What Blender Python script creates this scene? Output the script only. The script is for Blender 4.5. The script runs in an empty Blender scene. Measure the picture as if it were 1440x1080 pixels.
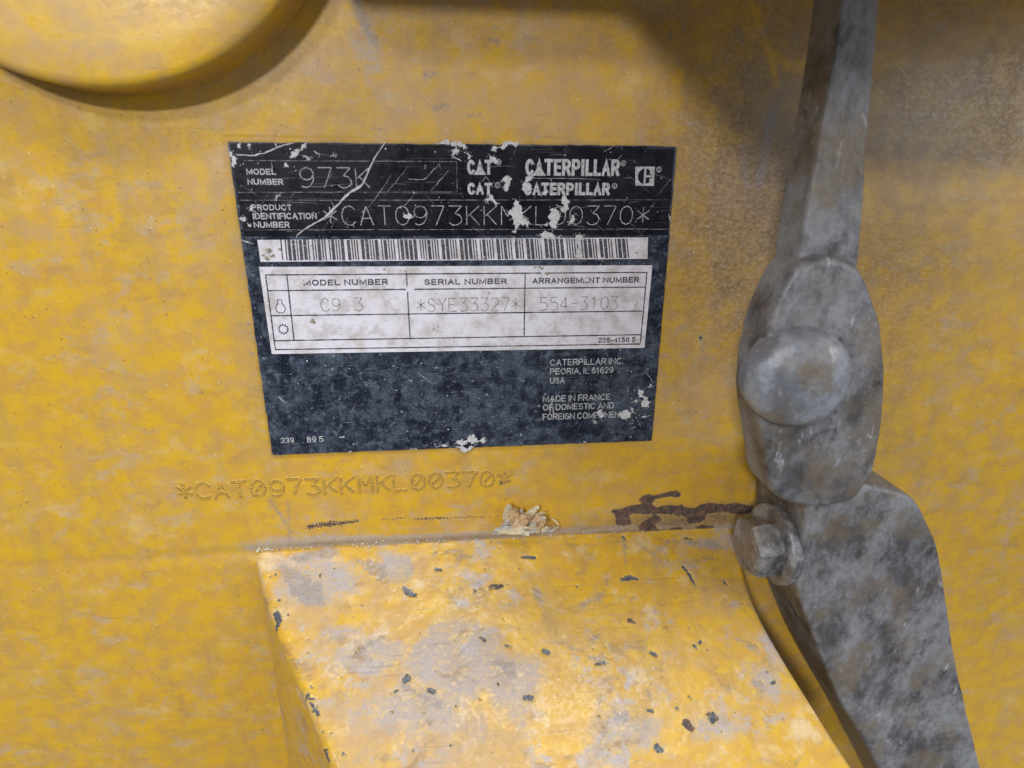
import bpy, bmesh, math, random
import numpy as np
from mathutils import Vector, Matrix
from mathutils.geometry import tessellate_polygon

# ------------------------------------------------------------------ scene, camera, light
sc = bpy.context.scene
COL = sc.collection
MM = 0.001                                   # all lengths below are in millimetres
F_PX = 811.0                                 # focal length in pixels of a 1440 px wide picture
CAM = np.array([77.4298, -225.0151, -16.1796])
ROT = np.array([[0.99550919, 0.02798382, -0.09043428],
                [-0.09464302, 0.31477798, -0.94443503],
                [0.00203783, 0.94875272, 0.31601285]])
cd = bpy.data.cameras.new('camera'); cam = bpy.data.objects.new('camera', cd); COL.objects.link(cam)
m4 = Matrix.Identity(4)
for i in range(3):
    for j in range(3): m4[i][j] = ROT[i][j]
    m4[i][3] = CAM[i] * MM
cam.matrix_world = m4
cd.sensor_fit = 'HORIZONTAL'; cd.sensor_width = 36.0; cd.lens = F_PX / 1440 * 36.0
cd.clip_start = 0.005; cd.clip_end = 50
cd.dof.use_dof = True; cd.dof.focus_distance = 0.228; cd.dof.aperture_fstop = 6.3
sc.camera = cam

w = bpy.data.worlds.new('World'); sc.world = w; w.use_nodes = True
w.node_tree.nodes['Background'].inputs[0].default_value = (0.86, 0.93, 1.0, 1)
w.node_tree.nodes['Background'].inputs[1].default_value = 0.18
sc.view_settings.view_transform = 'Standard'; sc.view_settings.look = 'None'
sc.view_settings.exposure = 0.0; sc.view_settings.gamma = 1.0

def area(name, d, dist, size, power, col=(1, 1, 1), target=(80, 0, -90)):
    d = Vector(d).normalized(); t = Vector(target) * MM
    ld = bpy.data.lights.new(name, 'AREA'); ld.shape = 'RECTANGLE'; ld.size = size[0]; ld.size_y = size[1]
    ld.energy = power; ld.color = col
    o = bpy.data.objects.new(name, ld); COL.objects.link(o)
    o.location = t + d * dist
    o.rotation_euler = (-d).to_track_quat('-Z', 'Y').to_euler()
    return o
area('workshop_lamp', (-.43, -1, .47), 2.2, (.22, .12), 18, (1, .97, .94))
area('workshop_lamp', (-.62, -1, .72), 2.4, (.25, .14), 13, (1, .97, .94))
area('overhead_fill', (.12, -.55, 1), 2.4, (1.2, .5), 33, (.97, .98, 1))  # overhead fill, added to brighten the step against the wall
area('workshop_window', (.95, -.75, .35), 2.5, (1.3, 1.3), 20, (.93, .96, 1))

# ------------------------------------------------------------------ surveying helpers
def ray(x, y):
    return ROT @ np.array([(x - 720) / F_PX, -(y - 540) / F_PX, -1.0])
def on_y(x, y, Y=0.0):
    d = ray(x, y); return CAM + d * (Y - CAM[1]) / d[1]
def on_plane(x, y, p0, n):
    d = ray(x, y); return CAM + d * (np.dot(p0 - CAM, n) / np.dot(d, n))
def W(x, y):                                  # wall coordinates (x, z) of a surveyed point
    p = on_y(x, y, 0.0); return (p[0], p[2])

# ------------------------------------------------------------------ object helpers
def link(o, parent=None):
    COL.objects.link(o)
    if parent is not None: o.parent = parent
    return o
def mesh_obj(name, verts, faces, mat, parent=None, smooth=False, kind=None, label=None):
    me = bpy.data.meshes.new(name)
    if isinstance(verts, np.ndarray): verts = (verts * MM).tolist()
    else: verts = [(a * MM, b * MM, c * MM) for a, b, c in verts]
    me.from_pydata(verts, [], faces)
    if mat: me.materials.append(mat)
    if smooth: me.polygons.foreach_set('use_smooth', [True] * len(me.polygons))
    me.update()
    o = bpy.data.objects.new(name, me); link(o, parent)
    if kind: o['kind'] = kind
    if label: o['label'] = label
    return o
def thing(name, label, cat, loc=(0, 0, 0), group=None):
    o = bpy.data.objects.new(name, None); o.empty_display_size = .01; COL.objects.link(o)
    o.location = tuple(c * MM for c in loc)
    o['label'] = label; o['category'] = cat
    if group: o['group'] = group
    return o
def keep(o):                                   # parts are modelled in world millimetres; undo the empty's offset
    if o.parent: o.matrix_parent_inverse = Matrix.Translation(-o.parent.location)
    return o
def big_grid(name, P, mat, parent, attrs=None, smooth=True):
    ny, nx = P.shape[:2]
    me = bpy.data.meshes.new(name)
    me.vertices.add(nx * ny); me.vertices.foreach_set('co', (P.reshape(-1, 3) * MM).astype(np.float32).ravel())
    idx = np.arange(nx * ny).reshape(ny, nx)
    q = np.stack([idx[:-1, :-1], idx[:-1, 1:], idx[1:, 1:], idx[1:, :-1]], -1).reshape(-1, 4)
    me.loops.add(q.size); me.loops.foreach_set('vertex_index', q.ravel().astype(np.int32))
    me.polygons.add(len(q)); me.polygons.foreach_set('loop_start', (np.arange(len(q)) * 4).astype(np.int32))
    me.polygons.foreach_set('use_smooth', [smooth] * len(q))
    me.materials.append(mat); me.update(calc_edges=True)
    for k, a in (attrs or {}).items():
        at = me.attributes.new(k, 'FLOAT', 'POINT'); at.data.foreach_set('value', a.ravel().astype(np.float32))
    o = bpy.data.objects.new(name, me); link(o, parent); return o

def vnoise(x, y, scale, seed=0, octaves=4, rough=.5):
    """smooth value noise, roughly -1..1"""
    out = np.zeros(np.broadcast(x, y).shape); amp = 1.0; tot = 0
    for o in range(octaves):
        r = np.random.RandomState(seed * 31 + o); T = r.uniform(-1, 1, (256, 256))
        fx = x / scale; fy = y / scale; ix = np.floor(fx).astype(int); iy = np.floor(fy).astype(int)
        tx = fx - ix; ty = fy - iy; tx = tx * tx * (3 - 2 * tx); ty = ty * ty * (3 - 2 * ty)
        g = lambda a, b: T[a % 256, b % 256]
        out = out + amp * ((g(ix, iy) * (1 - tx) + g(ix + 1, iy) * tx) * (1 - ty) + (g(ix, iy + 1) * (1 - tx) + g(ix + 1, iy + 1) * tx) * ty)
        tot += amp; amp *= rough; scale /= 2.0
    return out / tot
def sd_strokes(X, Z, strokes, far=-6.0):
    """signed distance in mm, positive inside; a stroke is a list of (x, z, radius)"""
    out = np.full(X.shape, far)
    for s in strokes:
        if len(s) == 1: s = [s[0], (s[0][0] + .01, s[0][1], s[0][2])]
        for (x0, z0, r0), (x1, z1, r1) in zip(s[:-1], s[1:]):
            m = max(r0, r1) + 6
            sel = (X > min(x0, x1) - m) & (X < max(x0, x1) + m) & (Z > min(z0, z1) - m) & (Z < max(z0, z1) + m)
            if not sel.any(): continue
            x = X[sel]; z = Z[sel]; dx, dz = x1 - x0, z1 - z0; L = dx * dx + dz * dz + 1e-9
            t = np.clip(((x - x0) * dx + (z - z0) * dz) / L, 0, 1)
            d = (r0 + (r1 - r0) * t) - np.hypot(x - x0 - t * dx, z - z0 - t * dz)
            out[sel] = np.maximum(out[sel], d)
    return out
def soft(X, Z, blobs):
    """soft 0..1 field from ellipses (x, z, rx, rz, strength)"""
    out = np.zeros(X.shape)
    for x, z, rx, rz, s in blobs:
        out = np.maximum(out, s * np.exp(-(((X - x) / rx) ** 2 + ((Z - z) / rz) ** 2)))
    return out

# ------------------------------------------------------------------ node helper
class NT:
    def __init__(s, name):
        s.m = bpy.data.materials.new(name); s.m.use_nodes = True; s.t = s.m.node_tree; s.n = s.t.nodes; s.l = s.t.links
        s.b = s.n['Principled BSDF']; s._co = None
    def set(s, inp, v):
        if isinstance(v, bpy.types.NodeSocket): s.l.new(v, inp)
        elif isinstance(v, tuple) and len(v) == 3 and inp.type == 'RGBA': inp.default_value = (*v, 1)
        else: inp.default_value = v
    def co(s, sx=1, sy=1, sz=1, rot=0.0, off=(0, 0, 0)):
        if s._co is None: s._co = s.n.new('ShaderNodeTexCoord').outputs['Object']
        mp = s.n.new('ShaderNodeMapping'); s.l.new(s._co, mp.inputs[0])
        mp.inputs['Scale'].default_value = (1000 * sx, 1000 * sy, 1000 * sz); mp.inputs['Rotation'].default_value = (0, rot, 0)
        mp.inputs['Location'].default_value = off
        return mp.outputs[0]
    def noise(s, size, detail=4, rough=.55, co=None, dist=0.0):
        """size of the blobs in mm"""
        n = s.n.new('ShaderNodeTexNoise'); s.l.new(co if co is not None else s.co(), n.inputs['Vector'])
        n.inputs['Scale'].default_value = 1.0 / size; n.inputs['Detail'].default_value = detail
        n.inputs['Roughness'].default_value = rough; n.inputs['Distortion'].default_value = dist
        return n.outputs['Fac']
    def voro(s, size, co=None, feature='F1', rnd=1.0):
        n = s.n.new('ShaderNodeTexVoronoi'); n.feature = feature; s.l.new(co if co is not None else s.co(), n.inputs['Vector'])
        n.inputs['Scale'].default_value = 1.0 / size; n.inputs['Randomness'].default_value = rnd
        return n.outputs['Distance'], n.outputs['Color']
    def attr(s, name):
        a = s.n.new('ShaderNodeAttribute'); a.attribute_name = name; return a.outputs['Fac']
    def math(s, op, a, b=0.0, c=None):
        n = s.n.new('ShaderNodeMath'); n.operation = op; s.set(n.inputs[0], a); s.set(n.inputs[1], b)
        if c is not None: s.set(n.inputs[2], c)
        return n.outputs[0]
    def ramp(s, v, a, b, lo=0.0, hi=1.0):
        n = s.n.new('ShaderNodeMapRange'); n.interpolation_type = 'SMOOTHSTEP'; s.set(n.inputs[0], v)
        n.inputs[1].default_value = a; n.inputs[2].default_value = b; n.inputs[3].default_value = lo; n.inputs[4].default_value = hi
        return n.outputs[0]
    def mix(s, f, a, b):
        n = s.n.new('ShaderNodeMix'); n.data_type = 'RGBA'; s.set(n.inputs[0], f); s.set(n.inputs[6], a); s.set(n.inputs[7], b); return n.outputs[2]
    def bump(s, h, strength=.3, dist=.1):
        n = s.n.new('ShaderNodeBump'); n.inputs['Strength'].default_value = strength; n.inputs['Distance'].default_value = dist * MM
        s.set(n.inputs['Height'], h); return n.outputs[0]
    def out(s, col, rough=.5, normal=None, metal=0.0, spec=.5):
        s.set(s.b.inputs['Base Color'], col); s.set(s.b.inputs['Roughness'], rough); s.set(s.b.inputs['Metallic'], metal)
        s.b.inputs['Specular IOR Level'].default_value = spec
        if normal is not None: s.l.new(normal, s.b.inputs['Normal'])
        return s.m

YEL = (.67, .402, .022); YEL2 = (.58, .335, .05); DUST = (.52, .345, .18); LILAC = (.37, .325, .315); PALE = (.66, .62, .58)
def worn_yellow(name, dusty=.5, grey=.5, streak=3.0, blotch=.3):
    t = NT(name)
    big = t.noise(34, 5, .55, t.co(1, 1, 1.6)); mid = t.noise(9, 5, .62, t.co(1, 1, streak)); fine = t.noise(1.6, 5, .7, t.co(.8, 1, 1.1))
    grain = t.noise(.45, 3, .6)
    c = t.mix(t.ramp(mid, .38, .62), YEL, YEL2)
    # dust film
    dv = t.math('ADD', t.math('MULTIPLY', big, .55), t.math('MULTIPLY', mid, .45))
    dv = t.math('ADD', dv, t.attr('dust'))
    dm = t.ramp(dv, .56 - .25 * dusty, .86 - .25 * dusty)
    dm = t.math('MULTIPLY', dm, t.ramp(fine, .25, .6, .55, 1.0))
    dm = t.math('MULTIPLY', dm, t.math('SUBTRACT', 1.0, t.attr('clean_lit')))
    c = t.mix(t.math('MULTIPLY', dm, .85), c, DUST)
    # grey handling marks
    gv = t.math('ADD', t.noise(14, 6, .68, t.co(1, 1, 1.5, .2, (40, 3, 9))), t.math('MULTIPLY', t.attr('grime'), .5))
    gv = t.math('ADD', gv, t.math('MULTIPLY_ADD', fine, .16, -.08))
    gm = t.ramp(gv, .66 - .12 * grey, .98 - .16 * grey)
    gm = t.math('MULTIPLY', gm, .95)
    gm = t.math('MULTIPLY', gm, t.ramp(fine, .3, .62, .35, 1.0))
    c = t.mix(gm, c, t.mix(t.ramp(grain, .35, .7), LILAC, (.50, .46, .45)))
    # middling blotches, brown and grey, more on the trodden step
    gate = t.ramp(t.noise(26, 4, .6, t.co(1, 1, 1.2, .1, (31, 8, 2))), .42, .62, .15, 1.0)
    b1 = t.noise(11, 9, .70, t.co(.8, 1, 1.7, .12, (60, 1, 7)), .6); b2 = t.noise(13, 9, .72, t.co(1, 1, 1.5, -.2, (5, 41, 77)), .4)
    g2 = t.math('MULTIPLY', gate, blotch)
    c = t.mix(t.math('MULTIPLY', t.ramp(b1, .50, .64), g2), c, (.33, .21, .10))
    c = t.mix(t.math('MULTIPLY', t.ramp(b2, .50, .62), g2), c, t.mix(t.ramp(grain, .3, .7), (.36, .31, .31), (.50, .45, .43)))
    c = t.mix(t.math('MULTIPLY', t.ramp(t.noise(4.5, 7, .72, t.co(1, 1, 1.4, .3, (9, 9, 9))), .60, .72), g2), c, (.20, .14, .09))
    b3 = t.noise(16, 8, .68, t.co(1, 1, 1.5, 0, (15, 91, 7)))
    c = t.mix(t.math('MULTIPLY', t.ramp(b3, .54, .70), t.math('MULTIPLY', blotch, .7)), c, (.74, .58, .36))
    wipe = t.noise(30, 5, .6, t.co(2.2, 1, .5, .25, (3, 3, 3)))
    c = t.mix(t.math('MULTIPLY', t.ramp(wipe, .50, .72), .30), c, (.34, .24, .13))
    d4, c4 = t.voro(7.5, t.co(1, 1, 1, 0, (3, 17, 7))); s4 = t.n.new('ShaderNodeSeparateColor'); t.l.new(c4, s4.inputs[0])
    rr4 = t.math('MULTIPLY', t.math('POWER', s4.outputs[0], 3.0), .085)
    spot = t.math('MULTIPLY', t.ramp(t.math('SUBTRACT', t.math('ADD', d4, t.math('MULTIPLY', t.math('SUBTRACT', fine, .5), .09)), rr4), .0, .03, 1, 0), t.math('GREATER_THAN', s4.outputs[1], .35))
    c = t.mix(t.math('MULTIPLY', spot, .7), c, (.17, .13, .11))
    # brown film: dirt, plus shade painted through the same mask
    bm = t.math('MULTIPLY', t.attr('soil_shade'), t.ramp(mid, .2, .7, .6, 1.0))
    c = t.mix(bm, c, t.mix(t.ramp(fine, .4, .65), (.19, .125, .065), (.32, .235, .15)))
    # scuffs: dark smears with broken edges
    sv = t.math('ADD', t.math('SUBTRACT', t.attr('scuff'), 6.0), t.math('MULTIPLY_ADD', t.noise(1.5, 6, .75, t.co(1, 1, 1.3)), 7.0, -3.3))
    sm = t.ramp(sv, -.3, 1.6)
    c = t.mix(t.math('MULTIPLY', sm, .62), c, t.mix(t.ramp(grain, .35, .65), (.17, .15, .16), (.36, .32, .31)))
    # faint fine scratches
    for r, sd in ((.35, 3), (-.6, 11), (1.25, 29)):
        q = t.noise(5.0, 2, .5, t.co(.16, 1, 9.0, r, (sd, 5, sd)))
        k = t.ramp(q, .705, .73)
        c = t.mix(t.math('MULTIPLY', k, .45), c, (.40, .31, .20) if sd != 11 else (.20, .15, .08))
    # tiny dark pits and pale specks
    d, cc = t.voro(2.6); sep = t.n.new('ShaderNodeSeparateColor'); t.l.new(cc, sep.inputs[0])
    pit = t.math('MULTIPLY', t.ramp(t.math('SUBTRACT', d, t.math('MULTIPLY', sep.outputs[0], .11)), .0, .05, 1, 0), t.math('GREATER_THAN', sep.outputs[1], .82))
    c = t.mix(t.math('MULTIPLY', pit, .75), c, (.16, .11, .07))
    d2, c2 = t.voro(3.7, t.co(1, 1, 1, 0, (7, 7, 7))); sp2 = t.n.new('ShaderNodeSeparateColor'); t.l.new(c2, sp2.inputs[0])
    spk = t.math('MULTIPLY', t.ramp(d2, .03, .07, 1, 0), t.math('GREATER_THAN', sp2.outputs[1], .86))
    c = t.mix(spk, c, (.78, .74, .66))
    # bare patches: rust and primer
    e = t.noise(3.0, 8, .75, t.co(.7, 1, 1.3))
    bv = t.math('ADD', t.math('SUBTRACT', t.attr('bare'), 6.0), t.math('MULTIPLY_ADD', e, 5.0, -2.35))
    halo = t.ramp(bv, -.7, .1)
    c = t.mix(t.math('MULTIPLY', halo, .35), c, (.62, .42, .14))
    bare = t.ramp(bv, -.1, .45)
    rust = t.mix(t.ramp(t.noise(3.0, 6, .7), .38, .62), (.060, .043, .045), (.17, .10, .07))
    rust = t.mix(t.ramp(t.noise(1.1, 4, .7, t.co(1, 1, 1, 0, (9, 2, 1))), .56, .7), rust, (.26, .21, .19))
    c = t.mix(bare, c, rust)
    # dark chips
    cv = t.math('ADD', t.math('SUBTRACT', t.attr('chip'), 6.0), t.math('MULTIPLY_ADD', t.noise(1.7, 5, .65), 3.0, -1.5))
    ch = t.ramp(cv, -.15, .55)
    c = t.mix(t.math('MULTIPLY', t.ramp(cv, -.45, .05), .4), c, (.74, .52, .10))
    c = t.mix(ch, c, t.mix(t.ramp(t.noise(.7, 4, .6), .4, .65), (.045, .055, .07), (.15, .16, .18)))
    h = t.math('ADD', t.math('MULTIPLY', t.noise(1.1, 6, .65), .6), t.math('MULTIPLY', t.noise(7, 4, .5), 1.2))
    h = t.math('SUBTRACT', h, t.math('MULTIPLY', t.math('MAXIMUM', ch, bare), .9))
    rough = t.math('ADD', t.ramp(fine, .3, .7, .22, .42), t.math('MULTIPLY', t.math('MAXIMUM', dm, gm), .22))
    rough = t.math('ADD', rough, t.math('MULTIPLY', bare, .3))
    return t.out(c, rough, t.bump(h, .30, .2), spec=.5)
M_WALL = worn_yellow('worn_yellow_paint_side', .40, .28, 1.1, .38)
M_STEP = worn_yellow('worn_yellow_paint_step', .36, .60, 1.7, 1.0)
M_BOSS = worn_yellow('worn_yellow_paint_boss', .60, .15, 1.5, .12)

def grey_metal(name, lo=(.085, .08, .085), hi=(.30, .31, .335), size=17, dark=.8, bump=.6):
    t = NT(name)
    a = t.noise(size, 9, .72, t.co(1.2, 1, .8)); b = t.noise(2.2, 5, .7)
    c = t.mix(t.ramp(a, .36, .62), lo, hi)
    c = t.mix(t.math('MULTIPLY', t.ramp(t.noise(15, 8, .7, t.co(1.3, 1, .9, .2, (4, 4, 1))), .53, .66), dark), c, (.045, .042, .045))
    c = t.mix(t.ramp(t.noise(18, 6, .65, t.co(1, 1, 1, 0, (4, 9, 1))), .46, .66, 0, .85), c, (.22, .175, .125))
    c = t.mix(t.math('MULTIPLY', t.ramp(t.noise(9, 7, .72, t.co(1.6, 1, .7, -.2, (14, 9, 31))), .60, .70), .8), c, (.56, .57, .60))
    c = t.mix(t.math('MULTIPLY', t.ramp(b, .35, .65), .25), c, (.10, .10, .11))
    h = t.math('ADD', t.math('MULTIPLY', t.noise(1.2, 5, .65), .7), t.math('MULTIPLY', t.noise(6, 5, .6), 1.6))
    return t.out(c, t.ramp(a, .35, .65, .32, .6), t.bump(h, bump, .45), metal=.2)
M_GREY = grey_metal('dusty_grey_casting')
M_DOME = grey_metal('grey_pin_metal', (.20, .22, .27), (.40, .43, .50), 16, .25)
M_BOLT = grey_metal('muddy_bolt_metal', (.07, .07, .08), (.36, .36, .38), 9, .6, .3)

def plate_black(name, base, haze, amount, scr):
    t = NT(name)
    a = t.noise(5.0, 8, .74); b = t.noise(1.1, 5, .7); big = t.noise(28, 3, .5)
    v = t.math('ADD', t.math('ADD', t.math('MULTIPLY', a, .6), t.math('MULTIPLY', b, .25)), t.math('MULTIPLY', big, .3))
    hz = t.ramp(v, .50, .68)
    tex = t.noise(.7, 4, .7, t.co(.6, 1, 1.4, .3))
    c = t.mix(t.math('MULTIPLY', t.math('MULTIPLY', hz, amount), t.ramp(tex, .3, .65, .35, 1.0)), base, haze)
    c = t.mix(t.math('MULTIPLY', t.math('MULTIPLY', t.ramp(t.noise(3.0, 8, .78, t.co(1, 1, 1, 0, (71, 5, 3))), .52, .66), amount), .6), c, tuple(k * 1.7 for k in haze))
    c = t.mix(t.math('MULTIPLY', t.ramp(t.noise(2.2, 6, .75, t.co(1, 1, 1, 0, (3, 8, 2))), .60, .74), amount), c, (.42, .45, .50))
    for r, k, st in ((.12, 2, .8), (-.85, 5, .9), (.6, 8, .6), (-.3, 13, .6), (1.35, 17, .4)):
        q = t.noise(4.0, 2, .5, t.co(.10, 1, 12.0, r, (k, 5, k * 3)))
        c = t.mix(t.math('MULTIPLY', t.ramp(q, .70, .74), scr * st), c, (.45, .46, .50))
    d, cc = t.voro(1.5); s1 = t.n.new('ShaderNodeSeparateColor'); t.l.new(cc, s1.inputs[0])
    sp = t.math('MULTIPLY', t.ramp(t.math('SUBTRACT', d, t.math('MULTIPLY', s1.outputs[0], .10)), .02, .10, 1, 0), t.math('GREATER_THAN', s1.outputs[1], .86))
    c = t.mix(t.math('MULTIPLY', sp, .8), c, (.62, .64, .68))
    h = t.math('ADD', a, t.math('MULTIPLY', b, .4))
    return t.out(c, t.ramp(v, .45, .75, .26, .6), t.bump(h, .25, .12), spec=.3)
M_BACK = plate_black('scuffed_black_plate', (.010, .014, .027), (.085, .108, .150), 1.0, .4)
M_HEAD = plate_black('glossy_black_print', (.003, .003, .009), (.018, .02, .034), .30, .34)
def label_white(name):
    t = NT(name)
    a = t.noise(6, 7, .7); b = t.noise(1.4, 5, .7, t.co(.7, 1, 1.6))
    c = t.mix(t.ramp(a, .42, .66), (.72, .70, .78), (.50, .48, .50))
    c = t.mix(t.math('MULTIPLY', t.ramp(b, .60, .72), .6), c, (.36, .34, .32))
    c = t.mix(t.math('MULTIPLY', t.ramp(t.noise(12, 8, .75, t.co(1, 1, 1, 0, (2, 2, 2))), .50, .68), .55), c, (.47, .42, .34))
    c = t.mix(t.math('MULTIPLY', t.ramp(t.noise(3.2, 6, .7, t.co(1, 1, 1, 0, (8, 8, 8))), .67, .74), .8), c, (.25, .21, .14))
    c = t.mix(t.math('MULTIPLY', t.ramp(t.noise(9, 3, .6, t.co(1, 1, 1, .8, (1, 8, 8))), .64, .76), .35), c, (.55, .38, .40))
    return t.out(c, .42, t.bump(b, .2, .08), spec=.4)
M_WHITE = label_white('dirty_white_label')
def plain(name, col, var=.25, rough=.5, size=2.0, dark=None, spec=.4):
    t = NT(name); n = t.noise(size, 5, .65)
    dk = dark or tuple(k * (1 - var) for k in col)
    return t.out(t.mix(t.ramp(n, .35, .65), dk, col), rough, t.bump(n, .2, .1), spec=spec)
M_INKW = plain('worn_white_ink', (.62, .62, .66), .45, .5, .9)
M_INKB = None
def patchy(name, col, under, thr=(.44, .54), size=.8):
    t = NT(name); n = t.noise(size, 4, .7)
    return t.out(t.mix(t.ramp(n, *thr), under, col), .5)
M_INKB = patchy('worn_black_ink', (.05, .05, .065), (.22, .21, .25), (.36, .46), .8)
M_RULE = patchy('rubbed_black_rule', (.04, .04, .055), (.22, .21, .25), (.36, .46), 1.2)
M_ETCHD = patchy('etched_digit_grey', (.46, .47, .50), (.16, .17, .19), (.36, .56), 1.6)
M_ETCHL = patchy('etched_digit_on_label', (.16, .16, .16), (.34, .33, .34), (.40, .60), .9)
M_THIN = patchy('thin_grey_line', (.34, .35, .39), (.05, .055, .07), (.42, .56), 3.0)
M_FLAKE = plain('bare_aluminium_flake', (.66, .66, .69), .3, .45, 1.4)
M_SPECK = plain('white_dust_speck', (.78, .76, .70), .35, .6, 3, dark=(.40, .34, .26))
M_PIT = plain('dark_pit', (.26, .165, .05), .5, .7, .6)
M_STAMP = plain('yellow_burr_paint', (.66, .41, .05), .35, .4, .8, dark=(.40, .24, .05))

# ------------------------------------------------------------------ the yellow side panel
def P(pts): return [[(*W(x, y), r / 3.1) for x, y, r in s] for s in pts]   # radius given in picture pixels

def ragged(strokes, seed, jit=.5):
    r = random.Random(seed); out = []
    for s in strokes:
        for (x0, z0, r0), (x1, z1, r1) in zip(s[:-1], s[1:]):
            L = math.hypot(x1 - x0, z1 - z0); n = max(2, int(L / 1.1))
            out.append([(x0 + (x1 - x0) * k / n + r.gauss(0, .25), z0 + (z1 - z0) * k / n + r.gauss(0, .35), (r0 + (r1 - r0) * k / n) * r.uniform(1 - jit, 1 + jit * .8)) for k in range(n + 1)])
    return out
def sd_poly(X, Z, poly, far=-6.0):
    p = np.array(poly); out = np.full(X.shape, far); m = 6
    sel = (X > p[:, 0].min() - m) & (X < p[:, 0].max() + m) & (Z > p[:, 1].min() - m) & (Z < p[:, 1].max() + m)
    x = X[sel]; z = Z[sel]; d = np.full(x.shape, 1e9); ins = np.zeros(x.shape, bool)
    for a_, b_ in zip(p, np.roll(p, -1, 0)):
        e_ = b_ - a_; t = np.clip(((x - a_[0]) * e_[0] + (z - a_[1]) * e_[1]) / (e_ @ e_), 0, 1)
        d = np.minimum(d, np.hypot(x - a_[0] - t * e_[0], z - a_[1] - t * e_[1]))
        ins ^= ((a_[1] > z) != (b_[1] > z)) & (x < (b_[0] - a_[0]) * (z - a_[1]) / (b_[1] - a_[1] + 1e-12) + a_[0])
    out[sel] = np.maximum(np.where(ins, d, -d), far); return out
xs = np.unique(np.concatenate([np.linspace(-340, -50, 30), np.arange(-50, 216, .45), np.linspace(216, 560, 36)]))
zs = np.unique(np.concatenate([np.linspace(-520, -292, 24), np.arange(-292, 50, .45), np.linspace(50, 150, 20)]))
X, Z = np.meshgrid(xs, zs)
bare = P([[(436, 740, 5.2), (462, 737, 4.6), (485, 735, 3.8), (505, 732, 2.4)], [(535, 731, 1.4), (575, 728, 1.6)], [(578, 730, 1.8), (612, 729, 2.6), (640, 728, 2.0), (670, 727, 1.6), (700, 727, 1.2)]])
scuff = P([
    [(500, 0, 5), (512, 30, 7), (525, 55, 6), (533, 70, 3)], [(600, 107, 5), (612, 102, 3)], [(690, 55, 3), (700, 60, 4)], [(694, 38, 3), (702, 40, 2)],
    [(612, 152, 4), (630, 148, 3)], [(660, 163, 3), (676, 160, 2)], [(524, 180, 2), (545, 184, 2)], [(738, 52, 1.5), (756, 54, 1.5)],
    [(1048, 200, 3), (1046, 225, 4), (1050, 260, 4), (1060, 275, 2)], [(985, 470, 3), (986, 482, 4)],
    [(996, 245, 2), (1000, 262, 2)], [(1040, 440, 1.5), (1043, 452, 1.5)], [(379, 703, 3), (395, 725, 3), (412, 748, 3)],
    [(405, 705, 2), (408, 760, 3)], [(350, 455, 3)], [(354, 498, 4)], [(350, 468, 2)], [(335, 456, 2)], [(318, 800, 3)], [(338, 858, 2)],
    [(944, 40, 3), (941, 55, 3)], [(962, 33, 3), (958, 44, 3)], [(1068, 260, 6), (1078, 200, 8), (1090, 150, 7)], [(1040, 45, 4), (1046, 62, 3)],
    [(946, 545, 2), (950, 550, 2)], [(920, 700, 1.5)], [(934, 668, 1.5), (955, 664, 1.5)]])
chip = P([[(709, 670, 5), (708, 677, 6.5)], [(708, 666, 1.2)], [(570, 663, 1.6)], [(357, 698, 1.3)], [(985, 474, 2.6), (986, 480, 2.2)],
          [(352, 470, 1.5)], [(338, 856, 1.6)], [(369, 1027, 2)], [(376, 885, 1.6)], [(348, 1000, 2)], [(1041, 449, 1.0), (1043, 456, 1.0)]])
def wsoft(l): return soft(X, Z, [(*W(x, y), rx / 3.6, ry / 3.6, s) for x, y, rx, ry, s in l])
clean_lit = wsoft([(760, 690, 160, 60, .95), (880, 650, 120, 40, .8), (1000, 680, 80, 45, .8), (560, 735, 120, 20, .8), (380, 690, 90, 200, .45),
               (350, 900, 90, 250, .6), (930, 560, 40, 30, .3), (640, 700, 90, 30, .7), (430, 150, 60, 40, .2), (130, 900, 250, 250, .5)])
dust = wsoft([(1000, 300, 130, 200, .10), (650, 110, 330, 90, .15), (330, 300, 80, 200, .04), (850, 160, 150, 60, .14), (760, 660, 60, 18, .05), (985, 560, 60, 60, .22), (340, 450, 60, 150, .05), (620, 120, 260, 60, .10)])
grime = wsoft([(450, 762, 110, 14, 1.3), (600, 757, 160, 10, 1.5), (740, 750, 140, 9, 1.5), (880, 745, 120, 8, 1.5), (1000, 742, 60, 8, 1.2), (1095, 230, 50, 150, .75), (1085, 120, 40, 60, .5),
               (520, 60, 25, 60, .55), (1010, 250, 60, 120, .35), (400, 760, 60, 14, .6), (690, 240, 260, 14, .5)])
soil_shade = wsoft([(1060, 300, 150, 230, 1.15), (985, 400, 60, 70, .6), (1080, 80, 120, 110, .75), (950, 20, 160, 45, .5), (1120, 500, 60, 200, .6), (1250, 300, 150, 500, .7), (700, 0, 300, 30, .3)])  # brown dirt film, deepened on the right to paint in the shade there
soil_shade = np.maximum(soil_shade, wsoft([(960, 730, 120, 18, 1.3), (1020, 725, 60, 22, 1.1), (840, 742, 70, 8, .5)]))
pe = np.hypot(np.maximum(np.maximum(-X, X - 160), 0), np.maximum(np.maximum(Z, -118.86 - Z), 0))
soil_shade = np.maximum(soil_shade, .62 * np.exp(-(pe / .9) ** 2) * (vnoise(X, Z, 6, 33, 3) * .8 + .7))  # dark band painted round the plate outline as its contact shadow
soil_shade = np.maximum(soil_shade, wsoft([(470, 764, 110, 6, .7), (640, 758, 160, 6, .8), (900, 748, 180, 6, .9)]))
soil_shade = np.clip(soil_shade * (1 + .25 * vnoise(X, Z, 18, 4)), 0, 1)
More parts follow.
